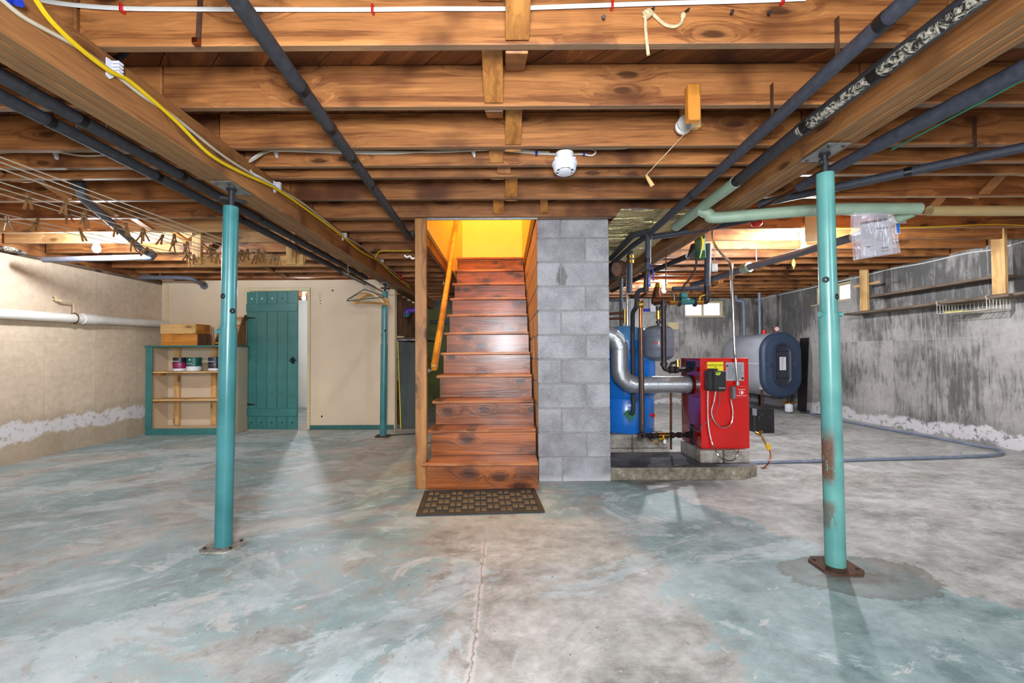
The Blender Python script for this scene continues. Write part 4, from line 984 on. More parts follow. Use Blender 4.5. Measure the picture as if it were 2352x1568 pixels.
m = MB(); m.tube([f2, f2.lerp(g1, .3), g1], .036, 14); m.build('pipe_run', 'white_pvc', dr1)
m = MB(); m.tube([g1, g2], .034, 14); m.build('pipe_run', 'grey_pvc', dr1)
m = MB(); m.tube([g2, g3], .034, 14); m.build('pipe_run', 'grey_pvc', dr1)
m = MB(); m.tube([g2 + (g3 - g2) * -.02, g2 + (g3 - g2) * .07], .052, 14); m.build('coupling', 'mint_foam', dr1)
for q in (g1.lerp(g2, .45), g1.lerp(g2, .9)): m = MB(); m.tube([q + V((0, 0, .03)), V((q.x, q.y, ZJ - .006))], .003, 5); m.build('hanger_wire', 'pale_metal', dr1)
# white cable on the nearest joist
yj = 1.631 - .012
q = [P(a, b_, yj) for a, b_ in ((60, -8), (140, 8), (280, 19), (480, 21), (800, 22), (1000, 20), (1155, 20), (1235, 17), (1500, 8), (1720, 2), (1850, -3))]
t = thing('cable', 'white cable stapled along the nearest joist', 'cable', q[4])
m = MB(); m.tube(spline(q, 4), .0085, 8, sx=.5, up=(0, 0, 1)); m.build('cable_run', 'white_cable', t)
for a, b_ in ((280, 19), (856, 21), (1406, 11), (1797, 0)): c_ = P(a, b_, yj - .004); m = MB(); m.box(c_.x - .004, c_.x + .004, yj - .014, yj + .01, c_.z - .014, c_.z + .014, .001); m.build('red_staple', 'red_clip', t)
yk = 2.681 - .017
def cable(label, pts, r_=.006, mat='offwhite_cable', grp=None, sx=1.0): t = thing('cable', label, 'cable', pts[0], grp); m = MB(); m.tube(spline(pts, 5), r_, 7, sx=sx); m.build('cable_run', mat, t); return t
c1_ = cable('white cable loop dropping from the beam to the smoke detector joist', [W(628, 425, -1.445), W(600, 408, -1.44), P(577, 395, 2.6), P(572, 375, 2.64), P(585, 360, 2.64), P(610, 348, 2.655), P(650, 346, yk), P(800, 351, yk), P(900, 352, yk), P(1000, 346, yk), P(1088, 343, yk), P(1150, 345, yk), P(1235, 352, yk), P(1276, 354, yk)], .0065, 'white_cable')
for a, b_ in ((582, 364), (1232, 352)): q = P(a, b_, 2.652); m = MB(); m.box(q.x - .006, q.x + .006, q.y - .012, q.y + .012, q.z - .012, q.z + .012, .002); m.build('blue_clip', 'blue_clip', c1_)
cable('second white cable lying above the first towards the detector', [W(572, 372, -1.44), P(640, 343, yk - .017), P(820, 347, yk - .017), P(1000, 349, yk - .017), P(1150, 343, yk - .017), P(1262, 349, yk - .017)], .006)
c3_ = cable('short cable loop curling right of the smoke detector', [P(1318, 354, yk), P(1340, 354, yk - .01), P(1358, 357, yk - .01), P(1368, 350, yk - .02), P(1358, 342, yk - .01), P(1300, 342, yk + .0), P(1420, 341, yk), P(1448, 338, yk + .005)], .006)
q = P(1341, 353, yk - .01); m = MB(); m.box(q.x - .005, q.x + .005, q.y - .012, q.y + .012, q.z - .012, q.z + .012, .002); m.build('blue_clip', 'blue_clip', c3_)
cable('white cables under the joist in the left bay', [P(-20, 352, 2.655), P(60, 347, 2.655), P(125, 348, 2.655), P(200, 358, 2.655), P(300, 350, 2.655)], .006)
for lab, a, b_ in (('white cable clip on the joist left of the stairs', 632, 350), ('white cable clip on the joist above the stairs', 1087, 350), ('white cable clip on the joist over the clotheslines', 125, 354)):
    q = P(a, b_, 2.66); m = MB(); m.prism([(q.x - .014, q.y, q.z + .012), (q.x + .012, q.y, q.z + .012), (q.x + .012, q.y, q.z - .022), (q.x + .004, q.y, q.z - .028)], (0, .015, 0)); o = m.build('cable_clip', 'white_plastic'); tag(o, lab, 'clip')
# yellow and beige cables on the left beam
xb = -1.459 + .0255
yc = cable('thick yellow cable running along the left beam', [W(a, b_, xb) for a, b_ in ((75, -12), (115, 45), (180, 108), (252, 163), (300, 188), (400, 274), (480, 353), (550, 394), (632, 432), (700, 478), (760, 522), (790, 545), (830, 578), (872, 601), (905, 632), (940, 660))], .0085, 'yellow_cable')
cable('beige cable beside the yellow one on the left beam', [W(a, b_, -1.459 + .0075) for a, b_ in ((0, -4), (60, 43), (178, 108), (255, 163), (330, 222), (400, 268), (520, 363), (632, 430), (700, 470), (790, 541), (850, 580), (940, 655))], .007)
cable('thin yellow cable branching up to the farther joist', [W(872, 600, xb), P(863, 592, 4.86 - .01), P(868, 580, 4.86 - .01), P(878, 576, 4.86 - .01), P(900, 576, 4.86 - .01), P(945, 576, 4.86 - .01)], .006, 'yellow_cable')
for i, (a, b_, w_) in enumerate(((258, 165, 'nearest of four'), (633, 432, 'second of four'), (788, 545, 'third of four'), (875, 600, 'farthest of four'))):
    q = W(a, b_, -1.459); t = thing('cable_stacker', 'white ribbed cable holder on the left beam, %s' % w_, 'cable holder', q)
    m = MB(); m.prism([(q.x + .001, q.y - .03, q.z + .035), (q.x + .001, q.y - .005, q.z + .035), (q.x + .001, q.y + .0, q.z - .02), (q.x + .001, q.y - .015, q.z - .035), (q.x + .001, q.y - .03, q.z - .03)], (.006, 0, 0)); m.build('back_plate', 'white_plastic', t)
    for j in range(4): m = MB(); m.box(q.x + .007, q.x + .034, q.y - .012, q.y + .012, q.z - .012 + j * .013, q.z - .003 + j * .013, .002); m.build('rib', 'white_plastic', t)
m = MB(); q = W(878, 620, -1.44); m.tube(spline([W(917, 628, -1.442), W(922, 634, -1.438), W(925, 645, -1.438), W(930, 655, -1.440)], 4), .014, 8); o = m.build('red_wrap', 'red_plastic'); tag(o, 'red plastic wrapper caught on the yellow cable at the beam', 'wrapper')
m = MB(); q = P(940, 590, 4.4); m.tube(spline([P(929, 586, 3.625), P(935, 590, 3.62), P(942, 588, 3.62), P(947, 594, 3.62), P(952.5, 592, 3.62)], 4), .007, 6); o = m.build('rope_scrap', 'white_cable'); tag(o, 'short white rope end beside the stair post top', 'rope')
m = MB(); m.tube(bend([W(10, -6, -1.45), W(30, 3, -1.45), W(45, 6, -1.42)], .02), .012, 8); o = m.build('blue_connector', 'blue_clip'); tag(o, 'blue connector at the near end of the left beam', 'connector')
m = MB(); m.tube(spline([P(205, 108, 1.9), P(232, 130, 1.9), P(262, 138, 1.9), P(288, 120, 1.9), P(290, 104, 1.9)], 5), .012, 8); o = m.build('black_hose', 'black_foam'); tag(o, 'black hose loop behind the nearest joist at the left beam', 'hose')
# metal strap with clip on the nearest joist, nails
q0, q1 = P(462, 0, yj + .004), P(455, 95, yj + .004); t = thing('strap_hanger', 'rusty perforated strap with a copper clip on the nearest joist', 'strap', q1)
m = MB(); m.bar((q0.x, q0.y, q0.z + .1), q1, .018, .003, (0, -1, 0)); m.build('strap', 'rust_iron', t); m = MB(); m.box(q1.x - .012, q1.x + .010, q1.y - .02, q1.y + .003, q1.z - .02, q1.z + .004, .003); m.build('clip', 'copper', t)
for i, (a, b_, lab) in enumerate(((1383, 40, 'nail left of the rope on the nearest joist'), (1680, 28, 'bent nail right of the rope on the nearest joist'), (1764, 30, 'bent nail farthest right on the nearest joist'))):
    q = P(a, b_, 1.631); m = MB(); m.tube([q, q + V((-.012 if i else 0, -.03, -.02))], .0035, 6); m.lathe([(0, 0), (.007, 0), (.007, .002), (0, .002)], q + V((-.012 if i else 0, -.03, -.02)), (0, -1, -.5), 8); o = m.build('nail', 'iron'); tag(o, lab, 'nail')
# rope
yr = 1.631 - .011
t = thing('rope', 'knotted cream rope hung between two nails on the nearest joist', 'rope', P(1487, 40, yr))
m = MB(); m.tube(spline([P(a, b_, yr) for a, b_ in ((1482, 32), (1483, 70), (1486, 100), (1489, 126))], 5), .006, 8); m.build('hanging_end', 'rope', t)
m = MB(); m.tube(spline([P(a, b_, yr) for a, b_ in ((1495, 28), (1508, 40), (1525, 55), (1545, 61), (1562, 55), (1569, 38))], 5), .006, 8); m.build('loop', 'rope', t)
m = MB(); m.tube(spline([P(a, b_, yr - d_) for a, b_, d_ in ((1478, 30, 0), (1484, 26, .01), (1492, 34, .012), (1480, 38, .004), (1488, 24, 0), (1497, 30, .01), (1486, 40, .012))], 5), .0065, 8); m.build('knot', 'rope', t)
m = MB(); m.sphere(P(1569, 36, yr - .002), .010, 10, 8, (1, 1, 1.3)); m.build('knot', 'rope', t)
for a, b_ in ((1495, 24), (1574, 27)): q = P(a, b_, 1.631); m = MB(); m.tube([q, q + V((.002, -.03, -.012))], .004, 6); m.build('nail', 'iron', t)
# pulley blocks with pull cord
t = thing('pulley_block', 'yellow pine blocks with a white pulley and pull cord', 'pulley', P(1590, 240, 2.03))
a, b_ = P(1579, 193, 1.995), P(1609, 276, 1.995); m = MB(); m.box(a.x, b_.x, 1.985, 2.033, b_.z, a.z, .006); m.build('block', 'amber_pine_Z', t)
a, b_ = P(1565, 243, 2.405), P(1597, 293, 2.405); m = MB(); m.box(a.x, b_.x + .03, 2.395, 2.44, b_.z, a.z, .006); m.build('block', 'new_pine_Z', t)
q = P(1584, 283, 2.33); m = MB(); m.lathe([(0, 0), (.042, 0), (.042, .012), (.03, .02), (.03, .028), (.042, .036), (.042, .046), (0, .046)], q + V((-.02, .04, .0)), (0, -1, 0), 20); m.build('pulley_wheel', 'porcelain', t)
p0, p1 = P(1585, 294, 2.34), P(1484, 402, 2.5); m = MB(); m.tube([p0, p1], .0022, 5); m.build('cord', 'rope', t)
q0, q1 = P(1484, 402, 2.5), P(1499, 427, 2.5); m = MB(); m.tube([q0, q0.lerp(q1, .3), q1], [.005, .01, .013], 10); m.build('cord_toggle', 'new_pine_Z', t)
# smoke detector
q = P(1298, 370, 2.50); zt = ZJ - .004; cxs = q.x
t = thing('smoke_detector', 'white round smoke detector under the joists above the chimney', 'smoke detector', (cxs, 2.52, zt))
m = MB(); m.lathe([(0, 0), (.050, 0), (.052, .055), (.048, .058), (0, .058)], (cxs, 2.52, zt), (0, 0, -1), 24); m.build('mounting_box', 'label_white', t)
ax = V((0, -.12, -1)).normalized(); c_ = V((cxs, 2.52, zt - .055))
m = MB(); m.lathe([(0, 0), (.070, .0), (.070, .012), (.064, .018), (.062, .040), (.054, .050), (.050, .052), (.050, .047), (0, .047)], c_, ax, 32); m.build('housing', 'white_plastic', t)
m = MB(); m.lathe([(.036, .044), (.049, .044), (.049, .0475), (.036, .0475)], c_, ax, 28); m.build('vent_slot', 'black_plastic', t)
m = MB(); m.lathe([(0, .046), (.036, .046), (.036, .055), (.03, .057), (0, .057)], c_, ax, 24); m.build('sensor_cap', 'white_plastic', t)
side = ax.cross(V((1, 0, 0))).normalized()
for i in range(8):
    a_ = math.tau * i / 8; dv = V((1, 0, 0)) * math.cos(a_) + side * math.sin(a_); m = MB(); m.bar(c_ + ax * .049 + dv * .035, c_ + ax * .049 + dv * .051, .006, .006, ax); m.build('vent_rib', 'white_plastic', t)
for s_ in (-1, 1): m = MB(); m.box(cxs + s_ * .050 - .008, cxs + s_ * .050 + .008, 2.49, 2.51, zt - .052, zt - .03, .003); m.build('cable_clamp', 'label_white', t)

# ================================================================== BOILER CORNER
# foil sheet under the joists by the chimney
t = thing('foil_insulation', 'crumpled foil-faced insulation under the joists beside the chimney', 'insulation', (1.2, 4.2, 2.15))
nx_, ny_ = 28, 60; vs = []; fs = []
for j in range(ny_ + 1):
    for i in range(nx_ + 1):
        u, v_ = i / nx_, j / ny_; x_ = .885 + u * (1.52 - .885); y_ = 3.42 + v_ * 3.6
        z_ = 2.158 - .006 * math.sin(u * 7 + v_ * 19) - .005 * math.sin(v_ * 47 + u * 4) - .008 * random.random() - .007 * math.sin(math.pi * u) * math.sin(v_ * 23)
        vs.append((x_, y_, z_))
for j in range(ny_):
    for i in range(nx_): k_ = j * (nx_ + 1) + i; fs.append((k_, k_ + 1, k_ + nx_ + 2, k_ + nx_ + 1))
m = MB(); m.add(vs, fs); m.build('foil_sheet', 'foil', t)
vs = [(.89 + .58 * i / 10, 3.42 - (.05 if j else 0) - (.02 * math.sin(i) if j else 0), 2.15 - (-.0 if not j else .012)) for j in range(2) for i in range(11)]
m = MB(); m.add(vs, [(i, i + 1, i + 12, i + 11) for i in range(10)]); m.build('folded_edge', 'label_grey', t)

# blue tank
tc = V((1.262, 4.77, 0)); r_ = .295
bs = thing('base_blocks', 'stained concrete blocks under the blue tank', 'blocks', (1.27, 4.78, 0))
for z0, z1 in ((.001, .131), (.136, .268)):
    for x0, x1 in ((.90, 1.235), (1.24, 1.60)): m = MB(); m.box(x0, x1, 4.46, 5.1, z0, z1, .006); m.build('block', 'base_block', bs)
bt = thing('blue_tank', 'tall blue pressure tank behind the silver flue pipe', 'tank', (tc.x, tc.y, .27))
m = MB(); m.lathe([(0, .27), (r_ - .02, .27), (r_ - .015, .28), (r_ - .015, .60), (r_ - .03, .625), (r_ - .02, .635)], tc, (0, 0, 1), 40); m.build('tank_skirt', 'blue_tank', bt)
m = MB(); m.lathe([(r_ - .055, .585), (r_ - .02, .605), (r_, .645), (r_, .99), (r_ + .002, .995), (r_, 1.0), (r_, 1.19)], tc, (0, 0, 1), 40); m.build('tank_shell', 'blue_tank', bt)
m = MB(); m.lathe([(r_, 1.19), (r_ - .008, 1.235), (r_ - .05, 1.285), (r_ - .12, 1.325), (r_ - .2, 1.345), (0, 1.352)], tc, (0, 0, 1), 40); m.build('tank_dome', 'blue_dome', bt)
fl = P(1448, 953, 4.47); m = MB(); m.prism([fl + V((-.062, .02, .01)), fl + V((-.03, .02, .045)), fl + V((.03, .02, .045)), fl + V((.062, .02, .01)), fl + V((.0, .02, -.075))], (0, -.014, 0)); m.build('flange', 'green_box', bt)
q = P(1447, 931, 4.49); m = MB(); m.box(q.x - .022, q.x + .022, tc.y - r_ + .0135, tc.y - r_ + .019, q.z - .008, q.z + .010, .0008); m.build('sticker', 'label_white', bt)
q = P(1490, 952, 4.6); m = MB(); m.tube([q + V((-.05, .02, 0)), q + V((.02, -.05, 0))], .012, 8); m.lathe([(0, 0), (.02, 0), (.02, .01), (0, .01)], q + V((.025, -.055, 0)), (.5, -.8, 0), 12); m.build('drain_valve', 'red_plastic', bt)
# expansion tank
ec = P(1513, 790, 4.28); ec.y = 4.28
et = thing('expansion_tank', 'grey expansion tank hanging above the flue pipe', 'tank', ec)
m = MB(); m.lathe([(r__ * .932, .985 + (h__ - .985) * .95) for r__, h__ in [(0, .985), (.05, .987), (.10, 1.0), (.138, 1.03), (.147, 1.07), (.147, 1.11), (.149, 1.113), (.147, 1.118), (.147, 1.225), (.149, 1.229), (.147, 1.234), (.147, 1.27), (.138, 1.302), (.10, 1.33), (.04, 1.342), (0, 1.343)]], (ec.x, ec.y, 0), (0, 0, 1), 36); m.build('tank_shell', 'grey_tank', et)
text('lettering', 'extrol', .055, (ec.x - .03, ec.y - .1405, 1.16), (R(90), 0, 0), 'ink_red', et, .0004)
m = MB(); m.tube([(ec.x, ec.y, 1.322), (ec.x, ec.y, 1.44)], .014, 10); m.build('nipple', 'iron', et); m = MB(); m.tube([(ec.x, ec.y, 1.38), (ec.x, ec.y, 1.46)], .020, 10); m.tube([(ec.x - .02, ec.y, 1.42), (ec.x + .07, ec.y - .02, 1.415)], .011, 8); m.build('valve_body', 'brass', et)
m = MB(); m.tube([(ec.x, ec.y, 1.46), (ec.x, ec.y, 1.50)], .017, 10); m.build('riser_pipe', 'iron', et)
for z in (1.345, 1.475): m = MB(); m.tube([(ec.x, ec.y, z), (ec.x, ec.y, z + .02)], .023, 10); m.build('coupling', 'iron', et)
m = MB(); q = P(1478, 712, 4.28); m.box(q.x + .06, q.x + .11, 4.26, 4.30, 1.45, 1.57, .005); m.build('relief_valve', 'label_white', et); m = MB(); m.tube([q, q + V((.10, 0, 0))], .013, 8); m.build('valve_handle', 'handle_blue', et)

# boiler
BX_0, BX_1, BY_0, BY_1, BZ_0, BZ_1 = 1.735, 2.163, 4.05, 4.50, .212, 1.008
bo = thing('boiler', 'bright red square oil boiler on concrete blocks', 'boiler', ((BX_0 + BX_1) / 2, (BY_0 + BY_1) / 2, BZ_0))
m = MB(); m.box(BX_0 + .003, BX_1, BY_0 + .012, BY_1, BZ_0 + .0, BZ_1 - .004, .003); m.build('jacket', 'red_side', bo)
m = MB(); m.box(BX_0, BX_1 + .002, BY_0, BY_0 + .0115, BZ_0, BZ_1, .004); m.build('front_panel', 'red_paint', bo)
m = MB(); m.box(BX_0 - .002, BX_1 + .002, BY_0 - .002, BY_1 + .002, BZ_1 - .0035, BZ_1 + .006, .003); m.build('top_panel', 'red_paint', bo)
F = lambda a, b_, d=0.0: P(a, b_, BY_0 - .001 - d)
def plate(nm, a, b_, c_, d_, mat, par, th=.0015, off=0.0):
    p_, q_ = F(a, b_), F(c_, d_); m = MB(); m.box(p_.x, q_.x, BY_0 - th - off - .0004, BY_0 - off - .0004, q_.z, p_.z); return m.build(nm, mat, par, smooth=False)
yl = plate('energy_label', 1624, 831, 1662, 882, 'sticker_yellow', bo)
q = F(1643, 838.5, .0022); text('lettering', 'ENERGYGUIDE', .0208, q, (R(90), 0, 0), 'ink', yl)
q = F(1643.5, 841.5, .0022); m = MB(); m.prism([q + V((-.0022, 0, .004)), q + V((.0022, 0, .004)), q + V((.0022, 0, -.002)), q + V((.007, 0, -.002)), q + V((0, 0, -.010)), q + V((-.007, 0, -.002)), q + V((-.0022, 0, -.002))], (0, .0006, 0)); m.build('arrow', 'ink', yl)
gl = plate('rating_plate', 1667, 832, 1709, 874, 'label_grey', bo)
for k in range(9):
    for c_ in range(2): a = 1671 + c_ * 20; plate('print_line', a, 837 + k * 3.7, a + random.uniform(10, 17), 838.4 + k * 3.7, 'ink_grey', gl, .0004, .0016)
plate('print_block', 1668, 838, 1672, 842, 'ink', gl, .0004, .0016); plate('print_block', 1703, 866, 1708, 871, 'ink', gl, .0004, .0016)
aq = thing('boiler_controller', 'black temperature controller mounted on the red boiler front', 'controller', F(1634, 875))
p_, q_ = F(1616, 849), F(1656, 896)
m = MB(); m.box(p_.x, p_.x + .05, BY_0 - .085, BY_0 - .002, q_.z + .004, p_.z - .004, .006); m.build('side_cover', 'black_plastic', aq)
m = MB(); m.box(p_.x + .04, q_.x, BY_0 - .105, BY_0 - .002, q_.z, p_.z - .008, .010); m.build('case', 'black_plastic', aq)
m = MB(); m.box(p_.x + .042, q_.x - .004, BY_0 - .1065, BY_0 - .1, p_.z - .052, p_.z - .012, .002); ds = m.build('display', 'black_paint', aq)
T('led_green').set(col=(0, 0, 0, 1), emit=(.55, 1, .02, 1), es=2.2)
text('digits', '127', .030, V((p_.x + .078, BY_0 - .1075, p_.z - .033)), (R(90), 0, 0), 'led_green', ds)
text('lettering', 'HydroStat', .014, V((q_.x - .038, BY_0 - .1065, q_.z + .028)), (R(90), 0, 0), 'ink_white', aq)
m = MB(); m.box(p_.x + .03, p_.x + .1, BY_0 - .06, BY_0 - .004, p_.z - .008, p_.z + .012, .003); m.build('top_knob', 'black_paint', aq)
m = MB(); m.box(q_.x, q_.x + .014, BY_0 - .05, BY_0 - .002, q_.z + .05, q_.z + .075, .003); m.build('latch', 'iron', aq)
sb = thing('emergency_switch', 'red emergency switch box on the boiler with white lettering', 'switch box', F(1690, 900))
p_, q_ = F(1676, 886.5), F(1706, 914); m = MB(); m.box(p_.x, q_.x - .008, BY_0 - .055, BY_0 - .001, q_.z, p_.z, .003); m.build('box_body', 'ink_grey', sb)
m = MB(); m.box(p_.x + .028, q_.x, BY_0 - .063, BY_0 - .0555, q_.z - .002, p_.z + .003, .003); m.build('cover', 'red_paint', sb)
cxm = (p_.x + .028 + q_.x) / 2; czm = (p_.z + q_.z) / 2
text('lettering', 'OIL BURNER', .0115, V((cxm, BY_0 - .0645, czm + .028)), (R(90), 0, 0), 'ink_white', sb); text('lettering', 'EMERGENCY SWITCH', .0098, V((cxm, BY_0 - .0645, czm - .026)), (R(90), 0, 0), 'ink_white', sb)
m = MB(); m.box(cxm - .006, cxm + .006, BY_0 - .072, BY_0 - .063, czm - .014, czm + .016, .002); m.build('toggle', 'ink_white', sb); text('lettering', 'I', .034, V((cxm - .017, BY_0 - .0645, czm + .001)), (R(90), 0, 0), 'ink_white', sb); text('lettering', '0', .024, V((cxm + .016, BY_0 - .0645, czm + .001)), (R(90), 0, 0), 'ink_white', sb)
# armoured cables on the front
def armour(lab, pts, r_=.0075):
    t = thing('armoured_cable', lab, 'cable', pts[0]); s = spline(pts, 8)
    rs = [r_ * (1.0 if i % 2 else .84) for i in range(len(s))]; s2_ = []; r2 = []
    for a, b_ in zip(s, s[1:]):
        nst = max(1, int((b_ - a).length / .006))
        for k in range(nst): s2_.append(a.lerp(b_, k / nst)); r2.append(r_ * (1.0 if len(s2_) % 2 else .8))
    m = MB(); m.tube(s2_, r2, 8); m.build('cable_run', 'chrome', t)
armour('armoured cable from the controller looping under the red boiler', [F(1626, 897, .03), F(1625.5, 930, .022), F(1627, 975, .02), F(1635, 1015, .025), F(1650, 1045, .08), F(1670, 1057, .088), F(1688, 1054, .084), F(1696, 1038, .08), F(1697, 1031, .05)])
armour('short armoured cable hanging in a loop from controller to switch', [F(1644, 897, .04), F(1640, 920, .02), F(1634, 945, .014), F(1640, 966, .014), F(1655, 980, .014), F(1670, 979, .014), F(1681, 968, .014), F(1683, 945, .014), F(1680, 925, .014), F(1678, 915, .02)])
cable('thin black wire from the controller round the boiler side to the pipe', [F(1653, 897, .03), F(1652, 925, .008), F(1640, 955, .006), F(1612, 978, .012), V((BX_0 - .012, 4.03, .375)), V((BX_0 - .014, 4.13, .36)), V((BX_0 - .012, 4.3, .40)), V((BX_0 - .012, 4.42, .52)), V((BX_0 - .014, 4.44, .8)), V((BX_0 - .03, 4.34, .93)), V((BX_0 - .05, 4.26, .965))], .0028, 'ink_grey')
cable('thin wire stuck along the top of the red boiler front', [F(1612, 850, .006), F(1622, 832, .004), F(1645, 826, .004), F(1660, 827, .004), F(1680, 829, .004)], .002, 'ink_red')
# side fittings
m = MB(); m.box(BX_0 - .004, BX_0 + .002, 4.16, 4.36, .90, .985, .002); m.build('access_hole', 'black_paint', bo)
for y, z in ((4.12, .81), (4.46, .45), (4.11, .30)): m = MB(); m.lathe([(0, 0), (.008, 0), (.008, .006), (0, .006)], (BX_0 + .003, y, z), (-1, 0, 0), 8); m.build('bolt', 'pale_metal', bo)
m = MB(); m.box(BX_0 - .01, BX_0 + .03, 4.20, 4.28, BZ_0 - .0, .40, .006); m.build('foot_casting', 'iron', bo)
# boiler base blocks
bb = thing('base_blocks', 'grey concrete blocks under the red boiler', 'blocks', (1.95, 4.2, .1))
for x0, x1 in ((1.70, 1.898), (1.912, 2.13)): m = MB(); m.box(x0, x1, 3.985, 4.44, .101, .2105, .006); m.build('block', 'base_block', bb)
# flue
fy = 4.27; fzv = .766; R6 = .078
fp = thing('flue_pipe', 'galvanised flue pipe elbowing from the red boiler to the chimney', 'flue pipe', (1.4, fy, fzv))
vx = P(1423, 830, fy).x
m = MB(); m.tube([(BX_0 - .002, fy, fzv), (1.40, fy, fzv)], R6, 28); m.build('pipe_section', 'galvanised', fp)
m = MB(); m.tube([(1.44, fy, fzv), (1.26, fy, fzv)], R6 + .002, 28); m.build('pipe_section', 'galvanised', fp)
ev = [V((1.27, fy, fzv))]; c_ = V((1.23, fy, fzv + .155))
for i in range(4):
    a_ = R(-90 - 22.5 * (i + .5)); ev.append(V((1.23 + (1.23 - vx + .0) * math.cos(a_), fy, fzv + .155 + .155 * math.sin(a_))))
ev.append(V((vx, fy, fzv + .17)))
for i, (p_, q_) in enumerate(zip(ev, ev[1:])): m = MB(); d_ = (q_ - p_).normalized() * .012; m.tube([p_ - d_, q_ + d_], R6 + (.0035 if i % 2 else 0), 28); m.build('elbow_gore', 'galvanised', fp)
m = MB(); m.tube([(vx, fy, fzv + .16), (vx, fy, fzv + .33)], R6, 28); m.build('pipe_section', 'galvanised', fp)
zc = fzv + .33; ev = [V((vx, fy, zc))]
for i in range(4): a_ = R(22.5 * (i + .5)); ev.append(V((vx - .15 + .15 * math.cos(a_), fy, zc + .15 * math.sin(a_))))
ev.append(V((.90, fy, zc + .15)))
for i, (p_, q_) in enumerate(zip(ev, ev[1:])): m = MB(); d_ = (q_ - p_).normalized() * .012; m.tube([p_ - d_, q_ + d_ * (0 if i == 4 else 1)], R6 + (.0035 if i % 2 else 0), 28); m.build('elbow_gore', 'galvanised', fp)
for p_, ax in (((1.69, fy, fzv), (1, 0, 0)), ((1.405, fy, fzv), (1, 0, 0)), ((1.265, fy, fzv), (1, 0, 0)), ((vx, fy, fzv + .325), (0, 0, 1))): m = MB(); m.lathe([(R6, 0), (R6 + .004, .003), (R6 + .004, .009), (R6, .012)], p_, ax, 28); m.build('seam_ring', 'galvanised', fp)
m = MB(); m.lathe([(R6 + .001, 0), (R6 + .012, 0), (R6 + .012, .012), (R6 + .001, .012)], (BX_0 - .014, fy, fzv), (1, 0, 0), 28); m.build('collar', 'black_paint', fp)

# boiler piping (each run is a thing)
yp = 4.16
def run(label, pix, r_, mat, y=None, name='pipe', rad=.05, joints=(), jm='iron', tape=()):
    pts = [P(a, b_, c_ if y is None else y) for a, b_, *rest in pix for c_ in [rest[0] if rest else y]]
    t = thing(name, label, 'pipe', pts[0]); m = MB(); m.tube(bend(pts, rad), r_, 14); m.build('pipe_run', mat, t)
    for a, b_, *rest in joints:
        yy = rest[0] if rest else (y or pts[0].y); m = MB(); q = P(a, b_, yy); ax = rest[1] if len(rest) > 1 else (0, 0, 1); m.lathe([(r_ * .9, -.016), (r_ * 1.45, -.016), (r_ * 1.45, .016), (r_ * .9, .016)], q, ax, 14); m.build('fitting', jm, t)
    for a, b_ in tape: q = P(a, b_, y or pts[0].y); m = MB(); m.tube([q - V((0, 0, .018)), q + V((0, 0, .018))], r_ + .002, 14); m.build('tape_band', 'black_tape', t)
    return t
def hrun(label, pix, r_, mat, **k): return run(label, pix, r_, mat, **k)
v1 = run('upright insulated supply pipe with a blue-handled valve beside the chimney', [(1489, 536), (1488, 620)], .026, 'blue_foam', y=3.98, tape=((1488, 598),))
q0, q1 = P(1486, 622, 3.98), P(1484, 668, 3.98); m = MB(); m.tube([q0, q1], .024, 14); m.build('valve_body', 'iron', v1); q = P(1491, 645, 3.95); m = MB(); m.box(q.x - .010, q.x + .012, q.y - .006, q.y + .004, q.z - .05, q.z + .05, .002); m.build('valve_tag', 'handle_blue', v1); text('lettering', 'GVZ', .03, q + V((.002, -.0075, 0)), (R(90), R(90), 0), 'ink_white', v1)
m = MB(); m.tube(spline([P(1494, 608, 3.96), P(1498, 618, 3.94), P(1501, 628, 3.93), P(1501, 645, 3.93)], 4), .006, 8); m.build('valve_handle', 'handle_blue', v1)
run('black pipe elbowing down from the supply valve', [(1484, 664, 4.02), (1463, 668, 4.1), (1462, 706, 4.2), (1453, 716, 4.3), (1453, 760, 4.42), (1455, 943, 4.42), (1450, 951, 4.44)], .021, 'black_foam', joints=((1454, 806, 4.42), (1456, 918, 4.42)), jm='black_foam')
b1 = run('tall black pipe with a copper stripe dropping to the floor fittings', [(1471, 752), (1475, 990)], .0235, 'black_foam', y=3.99)
q0, q1 = P(1472.5, 690, 3.98), P(1476, 985, 3.965); m = MB(); m.tube([P(1471, 688, 3.99), P(1471.5, 760, 3.99)], .014, 12); m.build('copper_run', 'copper', b1); m = MB(); m.tube([P(1473, 740, 3.9675), P(1476.5, 975, 3.9675)], .004, 8); m.build('copper_stripe', 'copper', b1)
m = MB(); m.lathe([(0, -.018), (.034, -.018), (.038, 0), (.034, .018), (0, .018)], P(1471, 699, 4.0), (1, 0, .1), 16); m.build('union', 'brass', b1)
rt = hrun('black iron return pipe with a yellow-handled valve along the floor to the boiler', [(1474, 988, 4.0), (1475, 1000, 4.02), (1520, 999, 4.10), (1592, 998, 4.30)], .019, 'iron', joints=((1499, 1000, 4.06, (1, .3, 0)), (1543, 999, 4.15, (1, .3, 0)), (1560, 998.5, 4.2, (1, .3, 0)), (1580, 998, 4.27, (1, .3, 0)), (1473, 1000, 4.0, (0, 1, 0))), rad=.03)
m = MB(); m.tube([P(1509, 999, 4.08), P(1534, 999, 4.13)], .026, 12); m.tube([P(1524, 1000, 4.06), P(1524, 1008, 4.05)], .012, 8); m.build('valve_body', 'brass', rt); m = MB(); q = P(1521, 1008, 4.05); m.box(q.x - .025, q.x + .025, q.y - .01, q.y + .01, q.z - .008, q.z + .008, .003); m.build('valve_handle', 'handle_yellow', rt)
